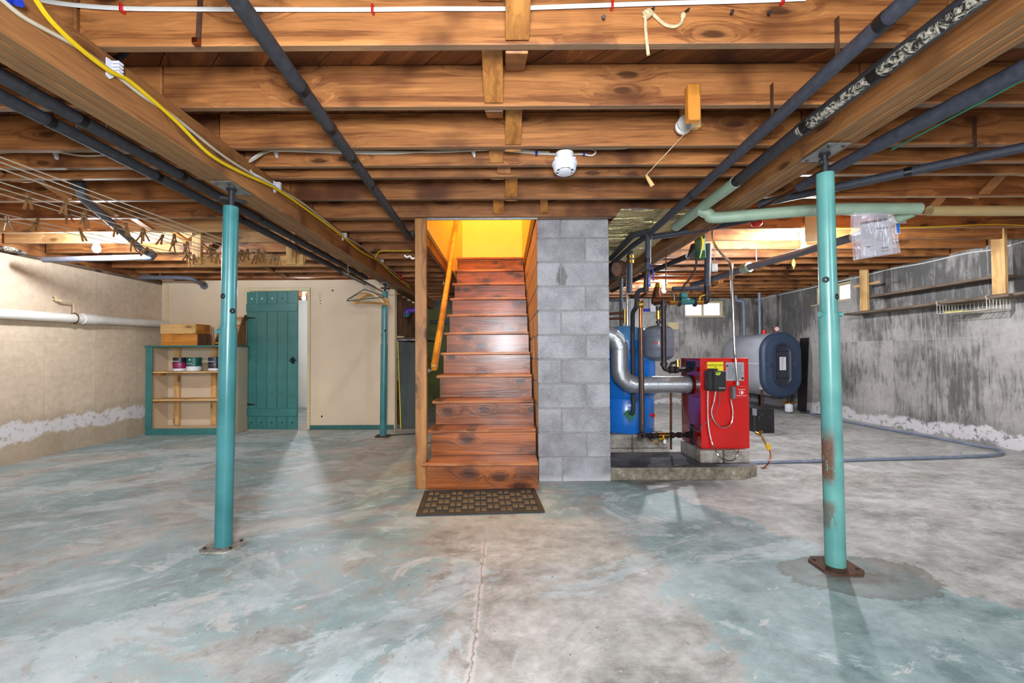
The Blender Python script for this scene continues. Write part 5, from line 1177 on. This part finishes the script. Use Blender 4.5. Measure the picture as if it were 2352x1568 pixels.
m = MB(); m.tube(spline([P(1490, 1005, 4.05), P(1500, 1014, 4.0), P(1512, 1020, 4.0), P(1513, 1014, 4.0), P(1524, 1008, 4.03)], 4), .007, 8); m.build('drain_tube', 'brass', rt); m = MB(); q = P(1527, 1014, 4.04); m.box(q.x - .012, q.x + .012, q.y, q.y + .002, q.z - .016, q.z + .016, .0008); m.build('paper_tag', 'label_white', rt)
run('iron riser pipe dropping from the circulator tee to the boiler', [(1524, 688, 4.08), (1525, 846, 4.08), (1536, 849, 4.08), (1586, 848, 4.2)], .022, 'iron', joints=((1525, 836, 4.08), (1525, 700, 4.08), (1541, 849, 4.08, (1, .1, 0)), (1553, 849, 4.11, (1, .1, 0))), rad=.05)
fv = run('small gauge valve above the pipe into the boiler', [(1540, 843, 4.1), (1541, 834, 4.1), (1552, 832, 4.1)], .012, 'iron'); m = MB(); m.tube([P(1556, 826, 4.1), P(1557, 842, 4.1)], .018, 10); m.build('valve_body', 'brass', fv)
run('thin copper pipe standing between tank and boiler', [(1541, 884, 4.35), (1541, 1032, 4.35)], .0105, 'old_copper')
# green circulator run
cy_ = 4.3
cr = thing('circulator_pump', 'green circulator pump between brass valves above the boiler', 'pump', P(1568, 690, cy_))
m = MB(); q = P(1570, 689, cy_); m.sphere(q, .052, 16, 10, (1.25, .8, .62)); m.tube([P(1557, 694, cy_), P(1598, 692, cy_)], .028, 14); m.build('pump_body', 'teal_pump', cr)
m = MB(); q = P(1571, 679, cy_ - .02); m.box(q.x - .034, q.x + .026, q.y - .03, q.y + .03, q.z - .02, q.z + .028, .006); m.build('terminal_box', 'teal_pump', cr)
m = MB(); m.tube([P(1537, 693, cy_), P(1556, 693, cy_)], [.034, .028], 14); m.tube([P(1598, 693, cy_), P(1614, 693, cy_)], .028, 14); m.build('brass_valve', 'brass', cr)
for s_, (a, b_) in enumerate(((1549, 672), (1607, 677))): m = MB(); m.tube(spline([P(a, 690, cy_ - .03), P(a + (2 if s_ else -2), b_ + 4, cy_ - .04), P(a + (12 if s_ else -12), b_, cy_ - .04)], 4), .006, 8); m.build('valve_handle', 'handle_yellow' if s_ else 'spring_steel', cr)
for a in (1560, 1596): m = MB(); m.lathe([(.02, -.008), (.046, -.008), (.046, .008), (.02, .008)], P(a, 693, cy_), (1, 0, 0), 12); m.build('flange', 'iron', cr)
v2 = run('thick upright insulated pipe dropping to the circulator elbow', [(1627, 560), (1624, 658)], .030, 'blue_foam', y=cy_)
run('iron elbow under the thick upright pipe', [(1624, 656), (1624, 693), (1613, 693)], .024, 'iron', y=cy_, joints=((1624, 676),), rad=.06)
run('black horizontal pipe above the circulator', [(1545, 663), (1620, 662)], .021, 'blue_foam', y=4.38)
mt = thing('pipe_tee', 'bulky copper-brown pipe tee with a brass cap beside the bulb', 'fitting', P(1510, 680, 4.22))
m = MB(); m.tube([P(1510, 700, 4.22), P(1508, 690, 4.22), P(1508, 670, 4.22), P(1510, 660, 4.22)], [.03, .05, .032, .026], 16); m.tube([P(1498, 690, 4.2), P(1535, 690, 4.2)], .034, 14); m.build('tee_body', 'old_copper', mt)
m = MB(); m.tube([P(1511, 660, 4.22), P(1511, 650, 4.22)], [.028, .02], 14); m.build('cap', 'brass', mt)
run('horizontal insulated pipe rising to the right from the supply pipe', [(1500, 544, 3.97), (1530, 540, 3.9), (1618, 525, 3.74), (1738, 500, 3.40)], .025, 'blue_foam', rad=.1)
run('black pipe from the upright supply back along the chimney', [(1490, 532, 3.97), (1453, 540, 4.1), (1402, 594, 5.0)], .027, 'black_foam', rad=.04)
run('second black pipe below the first along the chimney', [(1486, 542, 4.05), (1455, 563, 4.3), (1404, 607, 5.0)], .025, 'black_foam', rad=.04)
run('narrow insulated pipe with brass valve nearest the chimney', [(1448, 578, 4.6), (1447, 592, 4.6), (1446, 672, 4.6)], .026, 'blue_foam', joints=((1448, 590, 4.6), (1448, 601, 4.6)), jm='brass')
run('polished grey pipe standing behind the chimney edge', [(1441, 600, 4.75), (1441, 750, 4.75)], .017, 'chrome')
run('black vertical pipe left of the grey pipe', [(1427, 640, 5.0), (1427, 752, 5.0)], .019, 'blue_foam')
run('black horizontal pipe at the chimney edge', [(1398, 689, 5.2), (1436, 689, 5.2)], .017, 'blue_foam')
bz = run('brown copper pair of stubs with a brass body at the chimney edge', [(1398, 721, 4.9), (1432, 718, 4.9)], .013, 'old_copper'); m = MB(); m.tube([P(1398, 732, 4.9), P(1432, 731, 4.9)], .012, 10); m.build('pipe_run', 'old_copper', bz); m = MB(); m.tube([P(1435, 710, 4.9), P(1435, 742, 4.9)], .022, 12); m.build('valve_body', 'brass', bz)
run('copper pipe crossing to the brass union', [(1445, 678, 4.3), (1470, 684, 4.2), (1484, 672, 4.1)], .012, 'old_copper', rad=.02)
run('long black pipe under the right beam behind the pump', [(1580, 588, 4.9), (1500, 622, 5.7), (1405, 668, 7.2)], .03, 'black_foam')
for i, (yy, a, b_, c_, lab) in enumerate(((6.4, 1450, 1640, 629, 'copper pipe along the far joists, upper of three'), (6.8, 1440, 1620, 641, 'copper pipe along the far joists, middle of three'), (7.3, 1440, 1640, 651, 'copper pipe along the far joists, lowest of three'))): run(lab, [(a, c_), (b_, c_ - 1)], .011, 'copper', y=yy)
rd_ = P(1530, 574, 4.25); m = MB(); m.tube([rd_, P(1529, 668, 4.25)], .006, 8); o = m.build('threaded_rod', 'rust_iron'); tag(o, 'thin rusty rod hanging from the foil to the pipe tee', 'rod')
cable('black flexible conduit dropping from the green box to the pump', [P(1600, 592, 4.3), P(1598, 612, 4.3), P(1588, 635, 4.3), P(1572, 655, 4.3), P(1566, 668, 4.28)], .010, 'black_foam')
gb = thing('electrical_box', 'open green electrical box with yellow wires on the right beam', 'electrical box', P(1610, 570, 4.2))
p_, q_ = P(1604, 541, 4.25), P(1618, 594, 4.25); m = MB(); m.box(p_.x, q_.x, 4.22, 4.34, q_.z, p_.z, .004); m.build('box_body', 'green_box', gb)
m = MB(); m.tube(spline([P(1611, 543, 4.2), P(1613, 560, 4.18), P(1610, 580, 4.18), P(1607, 592, 4.2)], 4), .006, 6); m.tube([P(1616, 548, 4.2), P(1616, 575, 4.2)], .007, 6); m.build('wire', 'yellow_cable', gb)
p_, q_ = P(1578, 556, 4.36), P(1604, 592, 4.36); m = MB(); m.prism([(p_.x, 4.36, q_.z), (q_.x, 4.3, q_.z), (q_.x, 4.3, p_.z), (p_.x + .04, 4.36, p_.z - .02)], (0, .012, 0)); m.build('back_plate', 'dark_steel', gb)
p_, q_ = P(1634, 604, 4.475), P(1649, 624, 4.475); m = MB(); m.box(p_.x, q_.x, 4.475, 4.515, q_.z, p_.z, .005); o = m.build('junction_box', 'pale_metal'); tag(o, 'small grey junction box right of the thick upright pipe', 'junction box')
cw = P(1641, 604, 4.495); m = MB(); m.tube([cw, V((cw.x, cw.y, ZJ + .005))], .003, 5); o2_ = m.build('hanger_wire', 'ink_grey'); o2_.parent = o; o2_.location = o2_.location - o.location
em = thing('conduit', 'shiny bent metal conduit from the joists down to the emergency switch', 'conduit', P(1650, 600, 4.02))
pts = [P(a, b_, c_) for a, b_, c_ in ((1637, 528, 4.15), (1638, 552, 4.15), (1648, 572, 4.13), (1664, 590, 4.1), (1676, 603, 4.08), (1680, 625, 4.06), (1683, 700, 4.05), (1687, 800, 4.035), (1690, 830, 4.02), (1694, 880, 4.015))]
m = MB(); m.tube(spline(pts, 4), .0115, 12); m.build('pipe_run', 'chrome', em); m = MB(); q = P(1694, 882, 4.015); m.tube([q + V((0, 0, .02)), q - V((0, 0, .008))], .017, 12); m.build('connector', 'pale_metal', em); m = MB(); q = P(1680, 610, 4.075); m.tube([q + V((0, 0, .015)), q - V((0, 0, .015))], .0145, 12); m.build('coupling', 'pale_metal', em)
# round damper by the chimney
q = P(1422, 618, 4.85); t = thing('round_damper', 'round rusty damper lid sticking out beside the chimney', 'damper', q)
m = MB(); m.tube(bend([V((.90, 5.0, q.z)), V((q.x, 5.0, q.z)), V((q.x, 4.86, q.z))], .06), .088, 24); m.build('stub_pipe', 'black_paint', t); m = MB(); m.lathe([(0, 0), (.080, 0), (.092, -.012), (.092, .03), (.086, .034), (.08, .01), (0, .012)], V((q.x, 4.855, q.z)), (0, -1, 0), 28); m.build('cap', 'rust_iron', t)
m = MB(); m.sphere(P(1738, 512, 3.7), .04, 14, 8, (1.1, 1.1, .8)); o = m.build('red_dome', 'red_plastic'); tag(o, 'round red plastic sensor under the mint pipe', 'sensor')
m = MB(); q = P(1557, 535, 3.85); m.tube(spline([q + V((.02, 0, .03)), q + V((-.015, -.005, .005)), q + V((.014, -.005, -.02)), q + V((-.012, 0, -.035))], 4), .003, 6); o = m.build('pink_tie', 'ink_red'); tag(o, 'pink string tied round the rising pipe', 'string')
# paper tags, leaf, cardboard strip
p_, q_ = P(1536, 740, 9.33), P(1560, 756, 9.33); m = MB(); m.box(p_.x, q_.x, 9.355, 9.36, q_.z, p_.z, .001); o = m.build('wall_card', 'cardboard'); tag(o, 'blank cream card on the far grey wall left of the window', 'card')
p_, q_ = P(1848, 490, 4.055), P(1878, 555, 4.055); m = MB(); m.box(p_.x, q_.x, 4.052, 4.0565, q_.z, ZJ + .13, .0015); o = m.build('cardboard_strip', 'cardboard'); tag(o, 'hanging cream cardboard strip behind the right post', 'cardboard')
q = P(1823, 605, 5.308); lf = thing('paper_leaf', 'yellow leaf-shaped paper hanging on a thread', 'ornament', q)
m = MB(); m.prism([q + V((0, 0, .06)), q + V((.008, 0, .045)), q + V((.02, 0, .02)), q + V((.022, 0, -.01)), q + V((.014, 0, -.035)), q + V((.006, 0, -.04)), q + V((.004, 0, -.062)), q + V((-.006, 0, -.062)), q + V((-.004, 0, -.04)), q + V((-.014, 0, -.035)), q + V((-.022, 0, -.01)), q + V((-.02, 0, .02)), q + V((-.008, 0, .045))], (0, .003, 0)); m.build('leaf_blade', 'leaf_yellow', lf); m = MB(); m.tube([q + V((0, .001, .05)), V((q.x, q.y, ZJ))], .0012, 4); m.build('thread', 'ink_grey', lf)
# clear bag with papers
yb_ = 2.985
bg = thing('document_bag', 'clear plastic bag of printed papers hanging by the right post', 'bag', P(2010, 545, yb_))
cn = [P(1957, 490, yb_), P(2047, 490, yb_), P(2066, 581, yb_), P(1963, 597, yb_)]
def sheet(corners, n_, amp, mat, nm, par, dy=0.0, th=.0):
    vs = []; fs = []; ca, cb, cc, cdn = corners
    for j in range(n_ + 1):
        for i in range(n_ + 1):
            u, v_ = i / n_, j / n_; p_ = ca.lerp(cb, u).lerp(cdn.lerp(cc, u), v_); vs.append(p_ + V((0, dy + amp * (math.sin(u * 9 + v_ * 3) * .6 + math.sin(v_ * 6 - u * 4) * .5) * (1.1 - .5 * v_), 0)))
    for j in range(n_):
        for i in range(n_): k_ = j * (n_ + 1) + i; fs.append((k_, k_ + 1, k_ + n_ + 2, k_ + n_ + 1))
    m = MB(); m.add(vs, fs); return m.build(nm, mat, par)
sheet(cn, 14, .006, 'clear_bag', 'bag_front', bg, -.012); sheet(cn, 14, .006, 'clear_bag', 'bag_back', bg, .014)
pc = [P(1976, 513, yb_), P(2042, 506, yb_), P(2052, 582, yb_), P(1978, 590, yb_)]; pp = sheet(pc, 4, .0, 'paper', 'papers', bg)
dx_ = (pc[1] - pc[0]).normalized(); dz_ = (pc[3] - pc[0]).normalized(); Lx = (pc[1] - pc[0]).length; Lz = (pc[3] - pc[0]).length
def prnt(u0, u1, v0, v1, mat='ink_grey'): p_ = pc[0] + dx_ * Lx * u0 + dz_ * Lz * v0; q_ = pc[0] + dx_ * Lx * u1 + dz_ * Lz * v0; r_ = q_ + dz_ * Lz * (v1 - v0); s_ = p_ + dz_ * Lz * (v1 - v0); m = MB(); m.prism([a_ + V((0, -.0016, 0)) for a_ in (p_, q_, r_, s_)], (0, -.0004, 0)); m.build('print_line', mat, pp, smooth=False)
for k in range(9): prnt(.06, random.uniform(.35, .47), .14 + k * .04, .148 + k * .04)
for k in range(7): prnt(.55, random.uniform(.75, .97), .30 + k * .045, .308 + k * .045)
prnt(.54, .97, .18, .25); prnt(.70, .95, .78, .83); prnt(.68, .95, .88, .90, 'ink'); prnt(.1, .46, .70, .71); prnt(.2, .32, .71, .74, 'ink')
for k in range(4): prnt(.1 + k * .08, .105 + k * .08, .56, .64)
q = P(2008, 508, yb_ - .03); text('handwriting', 'CORD FUEL FILTER', .021, q, (R(90), R(-9), 0), 'ink', bg)
p_, q_ = P(2056, 512, 3.3), P(2068, 537, 3.3); bgt = thing('blue_packet', 'blue and white packet hanging behind the document bag', 'packet', p_); m = MB(); m.box(p_.x, q_.x, 3.3, 3.31, q_.z, p_.z, .002); m.build('card', 'label_white', bgt); m = MB(); m.box(p_.x + .008, q_.x - .006, 3.296, 3.2995, q_.z + .006, p_.z - .004, .001); m.build('blue_panel', 'bag_blue', bgt)
p_, q_ = P(2040, 503, 3.34), P(2082, 513, 3.34); m = MB(); m.box(p_.x, q_.x, 3.34, 3.344, q_.z, p_.z, .001); o = m.build('paper_strip', 'paper'); tag(o, 'strip of paper tucked behind the drain elbow', 'paper')

# oil tank
tx, ty0, ty1, tzc, hw, hh = 4.655, 7.65, 9.12, .0, .335, .555
zf_ = fz(tx); zc_ = P(1797, 838, ty0).z
ot = thing('oil_tank', 'large silver oil tank with a navy end cap in the far right corner', 'tank', (tx, 8.3, zf_))
def obr(y, w_, h_, n_=14, z=None):
    z = zc_ if z is None else z; s_ = h_ - w_; pts = []
    for i in range(n_ + 1): a_ = math.pi * i / n_; pts.append(V((tx + w_ * math.cos(a_), y, z + s_ + w_ * math.sin(a_))))
    for i in range(n_ + 1): a_ = math.pi + math.pi * i / n_; pts.append(V((tx + w_ * math.cos(a_), y, z - s_ + w_ * math.sin(a_))))
    return pts
def loft(rings, nm, mat, par, cap=(True, True)):
    m = MB(); n_ = len(rings[0]); vs = [q for r_ in rings for q in r_]; fs = []
    for a in range(len(rings) - 1):
        for k in range(n_): k2 = (k + 1) % n_; fs.append((a * n_ + k, a * n_ + k2, (a + 1) * n_ + k2, (a + 1) * n_ + k))
    if cap[0]: fs.append(tuple(range(n_)))
    if cap[1]: fs.append(tuple((len(rings) - 1) * n_ + k for k in range(n_)))
    m.add(vs, fs); return m.build(nm, mat, par)
loft([obr(ty0 + .05, hw - .006, hh - .006), obr(ty1 - .1, hw - .006, hh - .006), obr(ty1 - .03, hw - .05, hh - .05), obr(ty1, hw - .15, hh - .15)], 'tank_shell', 'silver_paint', ot)
loft([obr(ty0 + .10, hw - .002, hh - .002), obr(ty0 + .02, hw, hh), obr(ty0, hw - .02, hh - .02), obr(ty0 - .012, hw - .06, hh - .06), obr(ty0 - .006, hw - .085, hh - .085), obr(ty0 - .010, hw - .10, hh - .10)], 'end_cap', 'navy_plastic', ot)
loft([obr(ty0 - .008, hw * .47, hh * .66), obr(ty0 - .030, hw * .45, hh * .65), obr(ty0 - .034, hw * .40, hh * .62), obr(ty0 - .016, hw * .33, hh * .575), obr(ty0 - .014, hw * .30, hh * .56)], 'pull_recess', 'navy_dark', ot)
for z in (zc_ + .23, zc_ - .22): m = MB(); m.bar((tx - .10, ty0 - .018, z), (tx + .10, ty0 - .018, z), .01, .008); m.build('recess_ledge', 'black_plastic', ot)
for s_ in (-1, 1): m = MB(); m.lathe([(0, 0), (.05, 0), (.045, .008), (.03, .012), (0, .013)], (tx + s_ * .215, ty0 - .006, zc_), (0, -1, 0), 18); m.build('end_boss', 'navy_plastic', ot)
lbp = m = MB(); m.box(tx - .055, tx + .052, ty0 - .0215, ty0 - .019, zc_ - .085, zc_ + .135, .001); lb_ = m.build('label_plate', 'label_white', ot)
for k in range(7): m = MB(); m.box(tx - .04, tx + random.uniform(0, .035), ty0 - .0222, ty0 - .0216, zc_ + .09 - k * .025, zc_ + .097 - k * .025); m.build('print_line', 'ink_grey', lb_, smooth=False)
m = MB(); m.box(tx - .02, tx + .02, ty0 - .0222, ty0 - .0216, zc_ + .112, zc_ + .12); m.build('print_line', 'ink', lb_, smooth=False)
m = MB(); m.bar((tx - hw + .0, ty0 + .12, zc_ + .02), (tx - hw + .0, ty1 - .4, zc_ + .02), .008, .02); m.build('side_seam', 'label_white', ot)
for y in (ty0 + .16, ty1 - .3):
    for s_ in (-1, 1):
        x_ = tx + s_ * (hw - .075); m = MB(); m.bar((x_, y, fz(x_) + .001), (x_, y, zc_ - .40), .03, .03, (0, 1, 0), .003); m.build('leg', 'rust_iron' if s_ < 0 else 'black_paint', ot)
        m = MB(); m.box(x_ - .03, x_ + .03, y - .03, y + .03, zc_ - .42, zc_ - .36, .004); m.build('leg_bracket', 'silver_paint', ot)
for px_, lab, y, top in ((1700, 'fill_pipe', 8.75, 676), (1722, 'vent_pipe', 8.35, 672)):
    q = P(px_, 740, y); zt_ = zc_ + hh - .01; m = MB(); t2 = P(px_, top, y)
    if lab == 'fill_pipe': pts = bend([V((tx - .05 + q.x * 0, y, zt_)), V((tx - .05, y, t2.z - .14)), V((tx - .14, y + .1, t2.z - .10)), V((tx - .14, y + .12, t2.z))], .03)
    else: pts = [V((tx + .03, y, zt_)), V((tx + .03, y, t2.z))]
    m.tube(pts, .026, 12); m.build(lab, 'hose_grey', ot)
gq = V((tx - .01, 8.15, zc_ + hh - .01)); m = MB(); m.tube([gq, gq + V((0, 0, .07))], .035, 12); m.build('red_collar', 'red_plastic', ot)
gq = V((tx + .09, 7.95, zc_ + hh - .02)); m = MB(); m.tube([gq, gq + V((0, 0, .05))], .012, 8); m.lathe([(0, 0), (.045, 0), (.047, .012), (.042, .018), (0, .019)], gq + V((0, -.0, .085)), (0, -1, .1), 20); m.build('gauge_dial', 'red_plastic', ot); m = MB(); m.lathe([(0, 0), (.037, 0), (.037, .002), (0, .002)], gq + V((0, -.019, .087)), (0, -1, .1), 18); m.build('gauge_face', 'label_white', ot)
# fuel filter under the tank, dark board behind, cord
q = P(1812, 930, 7.6); ff = thing('fuel_filter', 'white fuel filter canister under the oil tank', 'filter', q)
m = MB(); m.lathe([(0, 0), (.055, 0), (.06, .01), (.06, .12), (.05, .135), (0, .135)], (q.x, 7.6, q.z - .11), (0, 0, 1), 20); m.build('canister', 'label_white', ff); m = MB(); m.lathe([(.062, 0), (.062, .02), (.02, .04), (0, .04)], (q.x, 7.6, q.z + .026), (0, 0, 1), 16); m.tube([(q.x - .12, 7.62, q.z + .05), (q.x + .14, 7.6, q.z + .05)], .014, 8); m.tube([(q.x, 7.6, q.z + .05), (q.x, 7.66, zc_ - hh - .006)], .012, 8); m.build('head', 'brass', ff)
m = MB(); p_, q_ = W(1835, 780, XR - .03), W(1858, 940, XR - .03); m.prism([(XR - .08, p_.y, fz(5.1) + .002), (XR - .08, q_.y, fz(5.1) + .002), (XR - .012, q_.y, 1.32), (XR - .012, p_.y, 1.32)], (.010, 0, 0)); o = m.build('dark_board', 'dark_steel'); tag(o, 'dark board leaning on the grey wall right of the oil tank', 'board')
# long hose on the floor
hp = [C(a, b_, fz(C(a, b_, .02).x) + .016) for a, b_ in ((1722, 1063), (1760, 1061), (1900, 1058), (1985, 1055), (2100, 1052), (2200, 1049), (2262, 1046), (2292, 1043), (2300, 1038), (2288, 1030), (2240, 1022), (2140, 1003), (2030, 984), (1945, 968), (1890, 957), (1862, 950))]
hs = thing('floor_hose', 'grey hose lying on the floor in a long bend to the oil tank', 'hose', hp[4]); m = MB(); m.tube(spline(hp, 6), .015, 10); m.build('hose_run', 'hose_grey', hs)
for a, b_ in ((1870, 1059), (1985, 1055), (2090, 1052), (2202, 1049)): q = C(a, b_, .016); q.z = fz(q.x) + .016; m = MB(); m.bar(q - V((.008, 0, 0)), q + V((.008, 0, 0)), .034, .033, (0, 0, 1), .006); m.build('tie', 'label_grey', hs)
cable('thin black cord coiled on the floor by the oil tank foot', [V((q_.x, q_.y, q_.z)) for q_ in [C(a, b_, .06) for a, b_ in ((1822, 928), (1835, 938), (1850, 946), (1862, 943), (1852, 939), (1838, 946), (1870, 950), (1895, 953))]], .007, 'black_foam')
# black box heater
bxq = P(1741, 940, 5.9); bx1_ = P(1780, 998, 5.9); zb_ = fz(3.3) + .002
hb = thing('black_heater', 'black boxy heater on the floor behind the red boiler', 'heater', (bxq.x + .1, 6.1, zb_))
m = MB(); m.box(bxq.x, bx1_.x, 5.905, 6.32, zb_, bxq.z, .006); m.build('case', 'black_paint', hb)
m = MB(); cxx = (bxq.x + bx1_.x) / 2; pts = [V((cxx + .065 * math.cos(R(a)), 5.902, zb_ + .19 + .075 * math.sin(R(a)))) for a in range(0, 181, 15)]; m.tube([pts[0] - V((0, 0, .12))] + pts + [pts[-1] - V((0, 0, .12))], .003, 6); m.build('front_rib', 'black_plastic', hb)
for a, b_ in ((1744, 957), (1749, 953), (1743, 961), (1768, 956), (1757, 981)): q = P(a, b_, 5.904); m = MB(); m.lathe([(0, 0), (.005, 0), (.004, .003), (0, .003)], q, (0, -1, 0), 8); m.build('screw', 'chrome', hb)
m = MB(); m.box(bxq.x - .002, bxq.x, 5.93, 6.03, zb_ + .22, zb_ + .31); m.build('sticker', 'label_grey', hb)
text('lettering', 'DAYTON', .055, V((bxq.x - .0012, 5.98, zb_ + .115)), (R(90), R(-90), R(-90)), 'ink_grey', hb)
# brass fuel line fitting
fl_ = thing('fuel_line', 'copper fuel line with a yellow connector at the pad corner', 'fuel line', P(1760, 1030, 4.2))
m = MB(); m.tube(spline([P(a, b_, c_) for a, b_, c_ in ((1735, 993, 4.25), (1746, 996, 4.22), (1752, 1004, 4.2), (1759, 1020, 4.2), (1766, 1030, 4.2), (1770, 1044, 4.2), (1768, 1058, 4.2), (1760, 1069, 4.19), (1750, 1076, 4.17))], 5), .006, 8); m.build('tube', 'copper', fl_)
m = MB(); m.tube([P(1735, 993, 4.25), P(1747, 998, 4.22)], .012, 10); m.tube([P(1743, 992, 4.22), P(1752, 991, 4.2)], .011, 8); m.tube([P(1748, 998, 4.21), P(1756, 1014, 4.2)], .010, 8); m.build('fitting', 'brass', fl_); m = MB(); m.tube([P(1762, 1019, 4.2), P(1766, 1031, 4.2)], .022, 8); m.build('connector', 'handle_yellow', fl_)

# ================================================================== RIGHT WALL SHELVES
XSF = 4.93
def hboard(name, lab, px_, w_): pass
sv = thing('hanging_shelf', 'two long grey plank shelves hung along the grey wall', 'shelf', (5.05, 5.3, 1.7))
def plank_y(x0, x1, y0, y1, z, nm, mat='grey_board'): m = MB(); m.box(x0, x1, y0, y1, z, z + .03, .004); m.build(nm, mat, sv)
lo_z = P(2352, 668, 4.33).z - .02
plank_y(XSF + .005, XR - .02, 4.45, 6.62, 1.60, 'shelf_board'); plank_y(XSF + .04, XR - .02, 3.2, 4.44, 1.605, 'shelf_board'); plank_y(XSF + .04, XR - .03, 4.58, 6.3, 1.805, 'shelf_board')
for y, zb2, wd_ in ((4.47, 1.632, .075), (6.18, 1.632, .08)):
    m = MB(); m.box(XSF - .002, XSF + .037, y, y + .125, zb2, ZJ + .10, .005); m.build('upright', 'new_pine_Z', sv)
m = MB(); m.box(XSF + .04, XSF + .06, 6.02, 6.48, 1.98, 2.01, .003); m.build('cross_cleat', 'new_pine_Y', sv)
# wire basket
wbk = thing('wire_basket', 'white wire basket slung under the lower shelf', 'basket', (5.0, 5, 1.5))
yn, yf, xn, xf_, zt_, zb2 = 4.62, 5.15, 4.90, 5.14, 1.592, 1.49
wire = lambda pts, r_=.0028, nm='wire': (lambda m: (m.tube(pts, r_, 5), m.build(nm, 'wire_white', wbk)))(MB())
wire(bend([(xn, yn, zb2), (xn, yf, zb2), (xf_, yf, zb2), (xf_, yn, zb2), (xn, yn, zb2)], .02), .004, 'bottom_rim'); wire(bend([(xn, yn, zt_), (xf_, yn, zt_), (xf_, yf, zt_), (xn, yf, zt_)], .02), .003, 'top_rim')
for i in range(8):
    x_ = xn + (xf_ - xn) * i / 7
    for y in (yn, yf): wire([(x_, y, zt_), (x_, y, zb2)])
for i in range(1, 12): y = yn + (yf - yn) * i / 12; wire([(xf_, y, zt_), (xf_, y, zb2), (xn, y, zb2)])
for y in (yn, yf): wire(bend([(xn + .02, y, zt_ + .002), (xn - .0, y, zt_ + .004), (xn - .01, y, 1.635), (xn + .10, y, 1.637)], .02), .004, 'hook')
m = MB(); m.box(4.93, 5.10, 4.9, 5.1, zb2 + .006, zb2 + .02, .004); o = m.build('basket_paper', 'leaf_yellow'); tag(o, 'yellowed folded paper in the wire basket', 'paper')
# white cable along the top of the right wall
cable('white cable along the top of the right grey wall', [V((XR - .012, y, z)) for y, z in ((3.0, 2.185), (4.0, 2.165), (4.4, 2.168), (4.75, 2.140), (5.1, 2.165), (5.6, 2.160), (6.1, 2.178), (6.6, 2.165), (7.8, 2.16), (9.2, 2.165))], .008, 'white_cable')
cable('yellow cable along the joist in the right bay', [P(a, b_, 4.065) for a, b_ in ((1900, 523), (1960, 523), (2100, 522), (2200, 518), (2270, 515), (2352, 517), (2400, 520))], .006, 'yellow_cable')

# ================================================================== DOOR MAT
cA, cB, cC, cD = C(998, 1123, .0), C(1219, 1119, 0), C(1227, 1164, 0), C(973, 1171, 0)
dmt = thing('door_mat', 'brown rubber mat with a woven block pattern at the stair foot', 'door mat', (cA + cC) / 2)
ang = math.atan2(cC.y - cD.y, cC.x - cD.x); ctr_ = (cA + cB + cC + cD) / 4; ux = V((math.cos(ang), math.sin(ang), 0)); uy = V((-math.sin(ang), math.cos(ang), 0)); hw_, hd_ = .425, .262
ctr_.y = 3.283
def mb_(nm, u0, u1, v0, v1, z0, z1, mat, ch=.002): c_ = ctr_ + ux * (u0 + u1) / 2 + uy * (v0 + v1) / 2 + V((0, 0, (z0 + z1) / 2)); m = MB(); m.obox(c_, ux, uy, (0, 0, 1), (u1 - u0) / 2, (v1 - v0) / 2, (z1 - z0) / 2, ch); return m.build(nm, mat, dmt)
mb_('mat_base', -hw_, hw_, -hd_, hd_, .001, .007, 'black_foam'); bwid = .035
for a in ((-hw_, hw_, -hd_, -hd_ + bwid), (-hw_, hw_, hd_ - bwid, hd_), (-hw_, -hw_ + bwid, -hd_ + bwid, hd_ - bwid), (hw_ - bwid, hw_, -hd_ + bwid, hd_ - bwid)): mb_('mat_border', *a, .0072, .014, 'rubber', .004)
nc, nr = 9, 7; cw_, rh_ = (2 * hw_ - 2 * bwid) / nc, (2 * hd_ - 2 * bwid) / nr
for i in range(nc):
    for j in range(nr):
        u0 = -hw_ + bwid + i * cw_; v0 = -hd_ + bwid + j * rh_
        if (i + j) % 2 == 0:
            for k in range(2): mb_('mat_block', u0 + .004 + k * cw_ * .5, u0 + cw_ * .5 - .004 + k * cw_ * .5, v0 + .003, v0 + rh_ - .003, .0072, .0155, 'rubber_pad')
        else:
            for k in range(2): mb_('mat_slat', u0 - .004, u0 + cw_ + .004, v0 + .012 + k * rh_ * .5, v0 + .012 + k * rh_ * .5 + .012, .0072, .012, 'rubber')

q = W(22, 572, -4.86); m = MB(); m.sphere(q, .055, 9, 6, (.9, 1.5, .55)); m.sphere(q + V((.01, .09, -.01)), .045, 8, 6, (.8, 1.2, .5)); o = m.build('insulation_scrap', 'torn_fibre'); tag(o, 'crumpled scrap of insulation on top of the cream wall', 'insulation')
for i, (a, b_) in enumerate(((735, 676), (735, 683), (736, 690), (736, 697))): q = P(a, b_, PY0 - .001); m = MB(); m.lathe([(0, 0), (.008, 0), (.006, .002), (0, .002)], q, (0, -1, 0), 8); o = m.build('nail', 'iron'); tag(o, 'nail in the partition right of the door, ' + ('top', 'second', 'third', 'bottom')[i] + ' of the row of four', 'nail', 'row of nails in the partition')
for a, b_, l in ((764, 667, 'dark hook high on the partition right of the door'), (739, 956, 'dark knot low on the partition right of the door')): q = P(a, b_, PY0 - .001); m = MB(); m.lathe([(0, 0), (.014, 0), (.011, .004), (0, .005)], q, (0, -1, 0), 10); o = m.build('wall_plug', 'dark_steel'); tag(o, l, 'plug')
